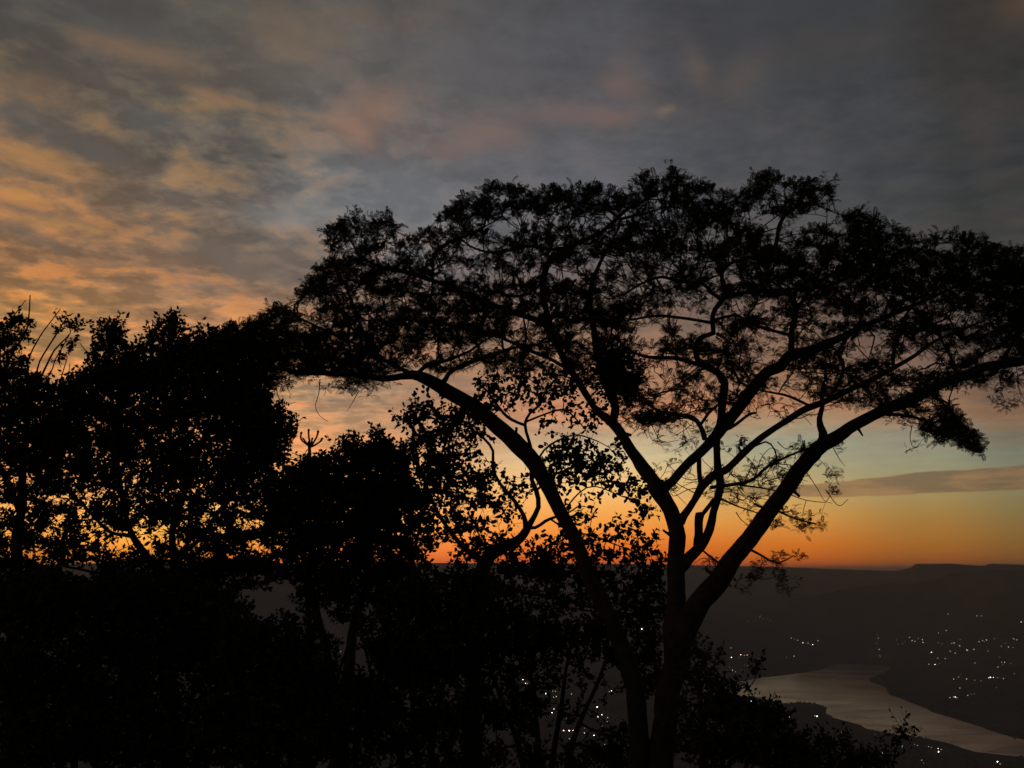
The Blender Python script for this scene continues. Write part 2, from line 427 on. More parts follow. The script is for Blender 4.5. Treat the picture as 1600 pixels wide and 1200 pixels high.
# broad leaf, unit length along +x, folded along the midrib and curved
BV = np.array([(0, 0, 0), (.28, .25, .05), (.70, .29, .03), (1, 0, -.06), (.70, -.29, .03), (.28, -.25, .05), (.30, 0, 0.0), (.68, 0, -.02)], float)
BF = np.array([(0, 6, 1, 1), (6, 7, 2, 1), (7, 3, 2, 2), (0, 5, 6, 6), (5, 4, 7, 6), (4, 3, 7, 7)])
BT = np.array([(0, 6, 1), (6, 7, 2), (6, 2, 1), (7, 3, 2), (0, 5, 6), (5, 4, 7), (5, 7, 6), (4, 3, 7)])
BV4 = np.array([(0, 0, 0), (.45, .29, .05), (1, 0, -.05), (.45, -.29, .05)], float)
BT4 = np.array([(0, 2, 1), (0, 3, 2)])

def rand_unit(n, gg):
    v = gg.normal(0, 1, (n, 3)); return v / np.linalg.norm(v, axis=1, keepdims=True)

# ------------------------------------------------------------------ terrain
LAKEZ = -600.0
def vnoise(x, y, seed):
    xi = np.floor(x).astype(np.int64); yi = np.floor(y).astype(np.int64)
    xf = x - xi; yf = y - yi
    def h(a, b):
        v = (a * 374761393 + b * 668265263 + seed * 1442695041) & 0xffffffff
        v = ((v ^ (v >> 13)) * 1274126177) & 0xffffffff
        return ((v ^ (v >> 16)) & 0xffff) / 65535.0
    u = xf * xf * (3 - 2 * xf); v = yf * yf * (3 - 2 * yf)
    return (h(xi, yi) * (1 - u) + h(xi + 1, yi) * u) * (1 - v) + (h(xi, yi + 1) * (1 - u) + h(xi + 1, yi + 1) * u) * v
def fbm(x, y, seed, octv=5, ridge=False):
    a = 0.5; s = 0; t = 0
    for k in range(octv):
        n = vnoise(x, y, seed + k * 17)
        if ridge: n = 1 - np.abs(2 * n - 1)
        s = s + a * n; t += a; a *= 0.5; x = x * 2.03 + 13.1; y = y * 2.03 + 7.7
    return s / t
def z2(zx, zy): return (1050 + zx / 2.909, 860 + zy / 2.909)
LAKE_PX = [(1080,1074),(1120,1069),(1150,1066),(1187,1059),(1225,1055),(1256,1051),(1284,1045),(1299,1038),(1342,1037),(1389,1041),(1390,1047),(1378,1052),(1359,1059),(1358,1066),(1376,1070),(1384,1076),(1388,1085),
           (1421,1097),(1456,1113),(1493,1123),(1531,1135),(1566,1147),(1605,1157),(1680,1172),(1760,1196),(1700,1206),(1640,1190),(1600,1182),(1566,1179),(1528,1175),(1476,1159),(1425,1150),(1394,1146),(1352,1139),
           (1346,1133),(1320,1126),(1304,1121),(1290,1114),(1292,1106),(1284,1102),(1263,1098),(1242,1097),(1232,1100),(1208,1096),(1187,1090),(1150,1086),(1110,1084)]
_rx, _rz = ray(np.array([p[0] for p in LAKE_PX]), np.array([p[1] for p in LAKE_PX]))
_t = (LAKEZ - CAMZ) / _rz
LAKE = np.stack([_rx * _t, _t], -1)
# a small dark inlet behind the spit
_ix, _iz = ray(np.array([1355, 1395, 1396, 1356]), np.array([1022, 1022, 1029, 1029])); _it = (LAKEZ - CAMZ) / _iz
INLET = np.stack([_ix * _it, _it], -1)
def poly_sd(x, y, poly):
    d = np.full(x.shape, 1e18); inside = np.zeros(x.shape, bool)
    n = len(poly)
    for i in range(n):
        x0, y0 = poly[i]; x1, y1 = poly[(i + 1) % n]
        ex, ey = x1 - x0, y1 - y0
        t = np.clip(((x - x0) * ex + (y - y0) * ey) / (ex * ex + ey * ey), 0, 1)
        d = np.minimum(d, (x - x0 - t * ex) ** 2 + (y - y0 - t * ey) ** 2)
        c = ((y0 > y) != (y1 > y)) & (x < ex * (y - y0) / (ey if ey else 1e-9) + x0)
        inside ^= c
    d = np.sqrt(d)
    return np.where(inside, -d, d)
SKY_PX = [(-200,886),(0,884),(150,880),(330,879),(450,880),(600,879),(750,880),(900,880),(1050,882),(1100,883.5),(1220,886),(1330,890),(1400,892),(1414,889),(1425,886),(1431,881),(1485,880.5),(1530,884),(1540,883.5),(1546,880.5),(1600,882),(1750,884)]
_a, _e = azel(np.array([p[0] for p in SKY_PX]), np.array([p[1] for p in SKY_PX]))
def sstep(v, a, b):
    t = np.clip((v - a) / (b - a), 0, 1); return t * t * (3 - 2 * t)
AZM = float(azel(1415, 888)[0])
def _ridge(pts, Rr, w0, w1, sd_):
    a_, e_ = azel(np.array([p[0] for p in pts]), np.array([p[1] for p in pts]))
    return (a_, e_, Rr, w0, w1, sd_)
RIDGES = [_ridge([(-100,915),(200,905),(420,900),(700,912),(960,930),(1080,950),(1150,962),(1250,988),(1310,1012),(1390,1034)], 6500, (-60, -45), (24.5, 27.0), 61),
          _ridge([(1150,985),(1190,962),(1240,936),(1330,916),(1430,901),(1500,896),(1560,891),(1650,888),(1800,880)], 7300, (15.5, 18.0), (46, 60), 67)]
def height(x, y):
    x = np.asarray(x, float); y = np.asarray(y, float)
    r = np.hypot(x, y) + 1e-6; az = np.degrees(np.arctan2(x, y))
    # far side
    el = np.interp(az, _a, _e)
    R1 = 9800 - 900 * sstep(az, AZM - 0.5, AZM + 1.2) + 500 * (fbm(az * 0.12 + 50, az * 0 + 3.0, 5) - 0.5)
    hr = CAMZ + np.tan(np.radians(el)) * R1
    r0 = 2700.0
    u = np.clip((r - r0) / (R1 - r0), 0, 1)
    gq = 0.16 * u + 0.66 * u ** 2.3 + 0.10 * u ** 7
    gq = gq + 0.08 * sstep(u, 0.972, 0.995)
    sp = fbm(x / 1500.0 + 3, y / 1700.0, 21, 5, ridge=True) - 0.55
    land = LAKEZ + 12 + (hr - LAKEZ - 12) * gq + sp * 430 * np.sin(np.pi * np.clip(u, 0, 1)) ** 1.2 * (1 - sstep(u, 0.7, 0.98))
    land = np.where(r > R1, hr - (r - R1) * 0.012, land)
    for (ra, re_, Rr, w0, w1, sd_) in RIDGES:
        er = np.interp(az, ra, re_)
        Rw = Rr + 260 * (fbm(az * 0.5 + 9, az * 0 + 1.0, sd_, 4) - 0.5)
        hR = CAMZ + np.tan(np.radians(er)) * Rw + 34 * (fbm(az * 0.9, az * 0 + 2.0, sd_ + 1, 4) - 0.5)
        wd = 800.0 if sd_ == 61 else np.interp(az, [23.5, 30], [1150, 2700])
        bump = np.where(r < Rw, sstep(r, Rw - wd, Rw + 500) / sstep(np.array(Rw), Rw - wd, Rw + 500), 1 - 0.55 * sstep(r, Rw, Rw + 900))
        wz = sstep(az, w0[0], w0[1]) * (1 - sstep(az, w1[0], w1[1]))
        hb_ = LAKEZ + (hR - LAKEZ) * bump + sp * 60 * sstep(r, Rw - 700, Rw - 450) * (1 - sstep(r, Rw - 500, Rw))
        land = np.where((wz > 0) & (r < R1 - 700), np.maximum(land, LAKEZ + (hb_ - LAKEZ) * wz), land)
    # valley floor bumps this side
    land = land + 26 * (fbm(x / 420.0, y / 420.0, 9, 5) - 0.35) * sstep(r, 1500, 2400) * (1 - sstep(r, 5200, 7000))
    land = np.maximum(land, LAKEZ + 7)
    m = (r > 1900) & (r < 7800) & (np.abs(az) < 75)
    if m.any():
        xx = x[m]; yy = y[m]
        jx = 46 * (fbm(xx / 130.0, yy / 130.0, 31, 4) - 0.5)
        sd = poly_sd(xx, yy, LAKE) + jx
        si = poly_sd(xx, yy, INLET) + jx * 0.6
        s = np.minimum(sd, si)
        lz = land[m]
        lz = LAKEZ + np.clip(s * 0.10, -6, 5) + (lz - LAKEZ - 5) * sstep(s, 20, 900) * (s > 0)
        land = land.copy(); land[m] = lz
    # the slope we stand on
    near = np.interp(r, [0, 3, 6, 10, 14, 20, 32, 60, 120, 1150, 1700, 2300, 1e6], [0, -.15, -.8, -1.7, -2.9, -5.2, -12, -30, -68, -565, -590, -590, -590])
    near = near + (fbm(x / 3.0, y / 3.0, 41, 4) - 0.5) * 0.5 * sstep(r, 2, 8) + (fbm(x / 90.0, y / 90.0, 42, 4) - 0.5) * 26 * sstep(r, 60, 260)
    front = near + (land - near) * sstep(r, 1700, 2500)
    plateau = 0.012 * np.minimum(r, 500) + 20 * (fbm(x / 900.0, y / 900.0, 55, 4) - 0.5) * sstep(r, 80, 600) - 8 * sstep(r, 60, 2000) + (fbm(x / 3.0, y / 3.0, 41, 4) - 0.5) * 0.5 * sstep(r, 2, 8)
    wf = 1 - sstep(np.abs(az), 78, 112)
    return plateau + (front - plateau) * wf
def height1(x, y): return float(height(np.array([x]), np.array([y]))[0])

azs = np.concatenate([np.arange(-180, -60, 3.0), np.arange(-60, -39, 0.6), np.arange(-39, -2, 0.25), np.arange(-2, 38.2, 0.11), np.arange(38.5, 60, 0.6), np.arange(60, 180.01, 3.0)])
azs[-1] = 180.0
rs = np.concatenate([[0.4], np.geomspace(1.0, 60, 48), np.geomspace(66, 2000, 46), np.geomspace(2040, 2500, 12), np.arange(2515, 3500, 12.5), np.arange(3515, 6000, 24), np.geomspace(6050, 11500, 75), np.geomspace(12000, 33000, 14)])
A_, R_ = np.meshgrid(np.radians(azs), rs)
TX = R_ * np.sin(A_); TY = R_ * np.cos(A_)
TZ = height(TX.ravel(), TY.ravel()).reshape(TX.shape)
na = len(azs)
i = np.arange(len(rs) - 1)[:, None] * na; j = np.arange(na - 1)[None]
TQ = np.stack([i + j, i + j + 1, i + na + j + 1, i + na + j], -1).reshape(-1, 4)[:, ::-1]
TV = np.stack([TX, TY, TZ], -1).reshape(-1, 3)
ter = link('terrain', mesh_from('terrain', TV, TQ, smooth=True), M_GROUND, kind='structure')
# close the tiny hole under the camera
disc = np.array([[0.4 * math.sin(t), 0.4 * math.cos(t), 0.0] for t in np.linspace(0, 2 * math.pi, 24, endpoint=False)])
# (the hole is filled by a small fan belonging to the same sheet)
fan = bpy.data.meshes.new('ground_fan')
z00 = height1(0.4, 0.0)
fan.from_pydata([(0, 0, z00)] + [(0.5 * math.sin(t), 0.5 * math.cos(t), z00 - 0.004) for t in np.linspace(0, 2 * math.pi, 24, endpoint=False)], [], [(0, k + 2 if k < 23 else 1, k + 1) for k in range(24)])
link('ground', fan, M_GROUND, kind='structure')

# water
mw = bpy.data.materials.new('lake_water'); mw.use_nodes = True
nt = mw.node_tree; b = nt.nodes['Principled BSDF']; q = G(nt)
b.inputs['Base Color'].default_value = (0.17, 0.135, 0.09, 1); b.inputs['IOR'].default_value = 1.33
b.inputs['Specular IOR Level'].default_value = 0.5
tco = nt.nodes.new('ShaderNodeTexCoord').outputs['Object']
mp = nt.nodes.new('ShaderNodeMapping'); nt.links.new(tco, mp.inputs[0]); mp.inputs['Scale'].default_value = (0.0016, 0.0042, 1)
mp.inputs['Rotation'].default_value = (0, 0, R(-28))
pn = q.noise(mp.outputs[0], 1.6, 5, 0.6, 0.8)
nt.links.new(q.rng(pn, 0.38, 0.62, 0.11, 0.24), b.inputs['Roughness'])
bn = nt.nodes.new('ShaderNodeBump'); bn.inputs['Strength'].default_value = 0.35; bn.inputs['Distance'].default_value = 1.2
nt.links.new(q.noise(tco, 0.035, 6, 0.6), bn.inputs['Height']); nt.links.new(bn.outputs[0], b.inputs['Normal'])
lx0, lx1 = LAKE[:, 0].min() - 400, LAKE[:, 0].max() + 600
ly0, ly1 = LAKE[:, 1].min() - 200, INLET[:, 1].max() + 500
gx = np.linspace(lx0, lx1, 12); gy = np.linspace(ly0, ly1, 12)
LX, LY = np.meshgrid(gx, gy)
ii = np.arange(11)[:, None] * 12; jj = np.arange(11)[None]
link('lake', mesh_from('lake', np.stack([LX, LY, np.full_like(LX, LAKEZ)], -1).reshape(-1, 3), np.stack([ii + jj, ii + jj + 1, ii + 13 + jj, ii + 12 + jj], -1).reshape(-1, 4)), mw, kind='structure')

# far bush: thousands of low crowns along the shores and over the valley slopes
gg = np.random.default_rng(3)
n = 26000
rr_ = np.sqrt(gg.uniform(2450 ** 2, 6200 ** 2, n)); aa_ = np.radians(gg.uniform(-6, 36, n))
bx_, by_ = rr_ * np.sin(aa_), rr_ * np.cos(aa_)
bz_ = height(bx_, by_)
sdl = poly_sd(bx_, by_, LAKE)
pr = np.where(sdl < 90, 0.9, 0.30) * (fbm(bx_ / 220, by_ / 220, 77, 3) > 0.44)
keep = (bz_ > LAKEZ + 0.6) & (gg.uniform(0, 1, n) < pr)
bx_, by_, bz_ = bx_[keep], by_[keep], bz_[keep]
ico = np.array([(0, 0, 1.0), (.89, 0, .45), (.28, .85, .45), (-.72, .53, .45), (-.72, -.53, .45), (.28, -.85, .45), (.9, .3, -.2), (0, .95, -.2), (-.9, .1, -.2), (0, -.95, -.2)])
icf = np.array([(0, 1, 2), (0, 2, 3), (0, 3, 4), (0, 4, 5), (0, 5, 1), (1, 6, 2), (2, 6, 7), (2, 7, 3), (3, 7, 8), (3, 8, 4), (4, 8, 9), (4, 9, 5), (5, 9, 6), (5, 6, 1)])
k = len(bx_); sc = gg.uniform(2.6, 7.0, k)
th = gg.uniform(0, 6.28, k); cs, sn_ = np.cos(th), np.sin(th)
Rm = np.zeros((k, 3, 3)); Rm[:, 0, 0] = cs; Rm[:, 0, 1] = -sn_; Rm[:, 1, 0] = sn_; Rm[:, 1, 1] = cs; Rm[:, 2, 2] = gg.uniform(0.7, 1.15, k)
V, Fc = stamp(ico, icf, np.stack([bx_, by_, bz_ + sc * 0.25], -1), Rm, sc)
link('bushland', mesh_from('bushland', V, Fc), M_WOOD, kind='stuff', label='dark bush covering the valley slopes and the lake shores', category='bushland')

# ------------------------------------------------------------------ village lights
def hit(px, py):
    x, z = ray(px, py)
    t = np.geomspace(1500, 12000, 5000)
    hh = height(x * t, t)
    below = np.where(CAMZ + z * t < hh)[0]
    k = below[0] if len(below) else 2500
    return float(x * t[k]), float(t[k]), float(hh[k])
def lamp_mesh(name, rad, m):
    V, T = ico.copy() * rad, icf.tolist()
    Vv = [tuple(v + np.array([0, 0, 7.0])) for v in V] + [(0, 0, 7 - rad)]
    k = len(Vv) - 1
    T = [tuple(f) for f in T] + [(k, 7, 6), (k, 8, 7), (k, 9, 8), (k, 6, 9)]
    n0 = len(Vv)
    w = 0.35
    Vv += [(-w, -w, 0), (w, -w, 0), (w, w, 0), (-w, w, 0), (-w, -w, 6.5), (w, -w, 6.5), (w, w, 6.5), (-w, w, 6.5)]
    P4 = [(n0, n0 + 1, n0 + 5, n0 + 4), (n0 + 1, n0 + 2, n0 + 6, n0 + 5), (n0 + 2, n0 + 3, n0 + 7, n0 + 6), (n0 + 3, n0, n0 + 4, n0 + 7)]
    me = bpy.data.meshes.new(name); me.from_pydata(Vv, [], T + P4)
    me.materials.append(m); me.materials.append(M_POST)
    for p in me.polygons:
        if p.index >= len(T): p.material_index = 1
    return me
KINDS = {}
for nm, c, s, rad in (('dim', (1.0, .74, .45), 0.8, 1.5), ('mid', (1.0, .82, .60), 2.6, 1.6), ('bright', (1.0, .88, .70), 7.0, 1.9), ('huge', (1.0, .97, .88), 14.0, 2.5)):
    mm = emis('lamp_glow_' + nm, c, s)
    if nm in ('dim', 'mid'): mm.cycles.emission_sampling = 'NONE'
    KINDS[nm] = lamp_mesh('village_light', rad, mm)
CODE = {'d': 'dim', 'm': 'mid', 'b': 'bright', 'h': 'huge'}
CL = [
 ('lights of the high hamlet on the far slope', ('faint', 'the high hamlet on the far slope'), z2,
  [(346,327,'d'),(378,322,'d'),(398,310,'d'),(415,312,'d'),(433,315,'d'),(448,322,'d'),(466,332,'d'),(402,303,'d')]),
 ('lights strung above the lake', ('warm', 'the curved string above the lake'), z2,
  [(543,403,'m'),(558,408,'d'),(572,412,'m'),(596,424,'b'),(618,427,'m'),(640,435,'b'),(664,415,'m'),(630,432,'d')]),
 ('lights left of the lake', ('white', 'the shore cluster left of the lake'), z2,
  [(268,449,'m'),(270,493,'b'),(313,480,'b'),(328,482,'m'),(342,482,'m'),(306,492,'d'),(276,551,'m'),(289,556,'m'),(262,535,'d'),(318,552,'d'),(330,526,'d'),(345,530,'d'),(378,540,'d'),(395,497,'d'),(555,486,'m'),(520,492,'d'),(167,497,'d'),(232,540,'d')]),
 ('lights at the head of the inlet', ('small', 'the cluster over the narrow inlet'), z2,
  [(935,386,'d'),(938,403,'m'),(943,456,'m'),(930,428,'d')]),
 ('lights of the hillside village across the lake', ('small', 'the village across the lake'), z2,
  [(1020,412,'d'),(1027,432,'d'),(1048,430,'d'),(1060,420,'d'),(1080,402,'m'),(1092,416,'m'),(1104,418,'m'),(1120,405,'d'),(1139,412,'m'),(1142,425,'m'),(1180,468,'b'),(1168,522,'m'),(1196,525,'b'),(1210,494,'m'),(1217,520,'d'),(1242,498,'m'),
   (1213,380,'m'),(1247,370,'m'),(1254,293,'m'),(1212,425,'d'),(1228,430,'d'),(1272,428,'m'),(1283,427,'m'),(1300,432,'d'),(1308,440,'m'),(1265,464,'m'),(1288,473,'m'),(1310,410,'d'),(1340,458,'m'),(1345,462,'m'),(1373,455,'m'),(1387,303,'m'),(1407,302,'m'),
   (1396,421,'m'),(1412,415,'m'),(1430,414,'m'),(1420,420,'d'),(1438,462,'m'),(1378,517,'m'),(1482,536,'m'),(1500,512,'m'),(1512,514,'m'),(1503,524,'d'),(1497,440,'m'),(1493,412,'d'),(1530,445,'m'),(1551,446,'m'),(1548,405,'d'),(1555,408,'m'),(1568,412,'m'),(1588,329,'b'),(1517,428,'d'),
   (1557,566,'m'),(1466,408,'d'),(1340,590,'m'),(1281,591,'m'),(1303,580,'m'),(1314,570,'d'),(1309,630,'m'),(1377,597,'d'),(1405,599,'d'),(1440,584,'b'),(1448,582,'h'),(1462,582,'b'),(1480,583,'m'),(1508,588,'m'),(1474,628,'d'),(1490,490,'d'),(1590,582,'d'),(1540,520,'d')]),
 ('lights low on the far shore', ('white', 'the row above the right shore'), z2,
  [(1264,674,'m'),(1280,671,'m'),(1288,673,'b'),(1296,676,'m'),(1345,664,'m'),(1360,660,'d'),(1374,658,'d')]),
 ('lights on the near shore', ('white', 'the near shore bushes'), z2,
  [(272,698,'m'),(361,691,'h'),(376,730,'d'),(536,764,'b'),(650,758,'m'),(660,759,'h'),(460,733,'d'),(771,830,'m'),(721,849,'b'),(724,864,'m'),(755,888,'m'),(674,893,'m'),(740,852,'d'),(870,902,'d'),(936,927,'m'),(948,926,'b'),(957,926,'m'),(1048,893,'m'),(1045,901,'d'),(1116,890,'m'),(1103,889,'d'),
   (1168,897,'m'),(1180,900,'m'),(1210,905,'b'),(1212,920,'h'),(1224,910,'m'),(1135,958,'m'),(1145,972,'d'),(1481,967,'h'),(1470,975,'m'),(1492,975,'m'),(925,841,'d'),(955,838,'d'),(88,795,'m'),(97,795,'m'),(105,800,'d'),(78,800,'d')]),
 ('lights seen through the bush under the acacia', ('bright', 'the leaves beside the acacia stems'), lambda x, y: (780 + x / 3.529, 860 + y / 3.529),
  [(130,718,'h'),(145,741,'b'),(155,741,'m'),(136,683,'m'),(258,796,'h'),(252,762,'m'),(295,782,'m'),(310,784,'m'),(300,816,'m'),(315,813,'m'),(291,900,'h'),(302,880,'b'),(355,999,'h'),(386,1001,'h'),(407,999,'b'),(434,999,'b'),(387,1044,'m'),(412,1045,'b'),(420,1038,'h'),
   (453,925,'h'),(541,871,'h'),(566,913,'b'),(569,920,'b'),(545,925,'b'),(596,950,'m'),(598,928,'m'),(570,974,'m'),(472,985,'m'),(470,1012,'b'),(523,1026,'h'),(442,1081,'m'),(584,1076,'b'),(399,800,'m'),(607,784,'m'),(620,783,'b'),(787,442,'h'),(765,441,'b'),(842,595,'b'),(600,610,'m'),(92,970,'b'),(370,933,'m'),(372,540,'d'),(455,1178,'m')]),
 ('far lights behind the left thicket', ('tiny', 'the gaps of the left thicket'), lambda x, y: (400 + x / 3.2, 860 + y / 3.2),
  [(846,506,'m'),(936,496,'m'),(940,778,'b'),(918,793,'m'),(1122,658,'m'),(268,637,'m'),(281,636,'m'),(335,700,'m'),(423,511,'m'),(1300,880,'b')]),
]
ORD = ['first', 'second', 'third', 'fourth', 'fifth', 'sixth', 'seventh', 'eighth', 'ninth', 'tenth', 'eleventh', 'twelfth']
def light_labels(pp, adj, place):
    """split a cluster into rows and columns small enough to count along from the left"""
    n = len(pp); idx = sorted(range(n), key=lambda i: pp[i][1])
    nr = 1 if n <= 8 else (2 if n <= 20 else 3); nc = 1 if n <= 20 else (2 if n < 50 else 3)
    rn = [''] if nr == 1 else (['upper', 'lower'] if nr == 2 else ['upper', 'middle', 'lower'])
    cn = [''] if nc == 1 else (['left', 'right'] if nc == 2 else ['left', 'central', 'right'])
    out = {}
    for r in range(nr):
        row = sorted(idx[r * n // nr:(r + 1) * n // nr], key=lambda i: pp[i][0])
        for c in range(nc):
            cell = row[c * len(row) // nc:(c + 1) * len(row) // nc]
            part = ' '.join(t for t in (rn[r], cn[c]) if t)
            for k, i in enumerate(cell):
                out[i] = '%s %s light from left in %s%s' % (ORD[k], adj, ('%s part of ' % part) if part else '', place)
    return out
for grp, (adj, place), fn, pts in CL:
    PP = [fn(p[0], p[1]) for p in pts]
    LB = light_labels(PP, adj, place)
    for n_, (zx, zy, kd) in enumerate(pts):
        px, py = PP[n_]
        x, y, z = hit(px, py)
        o = link('village_light', KINDS[CODE[kd]], None, loc=(x, y, max(z, LAKEZ) - 0.3))
        sc = y / 4200.0 * random.uniform(0.62, 1.0); o.scale = (sc, sc, sc)
        o['label'] = LB[n_]; o['category'] = 'light'; o['group'] = grp

# ------------------------------------------------------------------ tree builders
def add_limb(root, name, pts, depth, mt, step=0.09, sides=10, lump=0.10, skel=None, seed=0, label=None):
    path = bez_path(pts, depth, step)
    gj = np.random.default_rng(seed + 500); nn = len(path)
    if nn > 6:
        w_ = np.repeat(gj.normal(0, 1, (nn // 3 + 2, 3)), 3, 0)[:nn + 2]
        w_ = (w_[:-2] + w_[1:-1] + w_[2:]) / 3
        path[1:-1, :3] += (w_ * path[:, 3:4] * np.where(path[:, 3:4] > 0.085, 0.11, 0.24))[1:-1]
    V, T = tube(path, sides, lump, seed)
    o = link(name, mesh_from(name, local(V, root), T, smooth=True), mt, root)
    if label: o['label'] = label
    if skel is not None: skel.append(path[:, :3])
    return o
def in_poly(x, y, poly):
    ins = np.zeros(len(x), bool)
    for i in range(len(poly)):
        x0, y0 = poly[i]; x1, y1 = poly[(i + 1) % len(poly)]
        ins ^= ((y0 > y) != (y1 > y)) & (x < (x1 - x0) * (y - y0) / ((y1 - y0) or 1e-9) + x0)
    return ins
def sample_px(poly, n, gg, gaps=(), dense=()):
    poly_a = np.array(poly, float); lo = poly_a.min(0); hi = poly_a.max(0)
    out = []
    tot = 0
    while tot < n:
        x = gg.uniform(lo[0], hi[0], n * 3); y = gg.uniform(lo[1], hi[1], n * 3)
        w = np.full(len(x), 0.55)
        for (cx, cy, rx, ry, k) in gaps:
            f = np.exp(-(((x - cx) / rx) ** 2 + ((y - cy) / ry) ** 2) ** 2); w = w * (1 - f * (1 - k))
        for (cx, cy, rx, ry, k) in dense:
            f = np.exp(-(((x - cx) / rx) ** 2 + ((y - cy) / ry) ** 2)); w = w * (1 + f * (k - 1))
        w = w * (0.30 + 1.4 * sstep(fbm(x / 44.0 + y / 160.0, y / 10.0, 333, 3), 0.34, 0.62))
        kq = in_poly(x, y, poly) & (gg.uniform(0, 1, len(x)) < w)
        out.append(np.stack([x[kq], y[kq]], -1)); tot += kq.sum()
    return np.vstack(out)[:n]

# ================================================================== THE ACACIA
AD = 10.0
ab = P(1030, 1310, AD)
aroot = thing('acacia_tree', 'big flat-topped acacia with forked stems, its wide feathery crown dark against the sunset', 'tree', (float(ab[0]), float(ab[1]), height1(ab[0], ab[1]) - 0.05))
SK = []
base_z = aroot.location.z
def low_y(d): # photo row of the ground under a trunk at distance d
    return 600 - F * math.tan(math.atan2(base_z - CAMZ, d) - PITCH)
gy0 = low_y(AD)
add_limb(aroot, 'trunk', [(1036,gy0+6,78),(1034,1250,50),(1036,1180,40),(1040,1110,38),(1050,1055,38),(1058,1015,40),(1058,980,40),(1056,953,32),(1057,900,29),(1057,860,27),(1055,825,26),(1049,795,25),(1036,772,29),(1024,754,30)], [AD], M_BARK, skel=SK, seed=1, lump=0.15, sides=14)
add_limb(aroot, 'trunk', [(1000,gy0+6,54),(998,1250,34),(997,1171,31),(995,1090,30),(985,1045,29),(963,993,28),(945,953,25),(923,911,23),(905,855,22),(884,811,23),(862,774,24),(834,722,28),(808,695,29),(784,672,28),(750,642,26),(712,619,25),(680,600,23),(655,586,18),(640,583,15)], [AD,AD,AD-.1,AD-.3,AD-.5], M_BARK, skel=SK, seed=2, lump=0.15, sides=14)
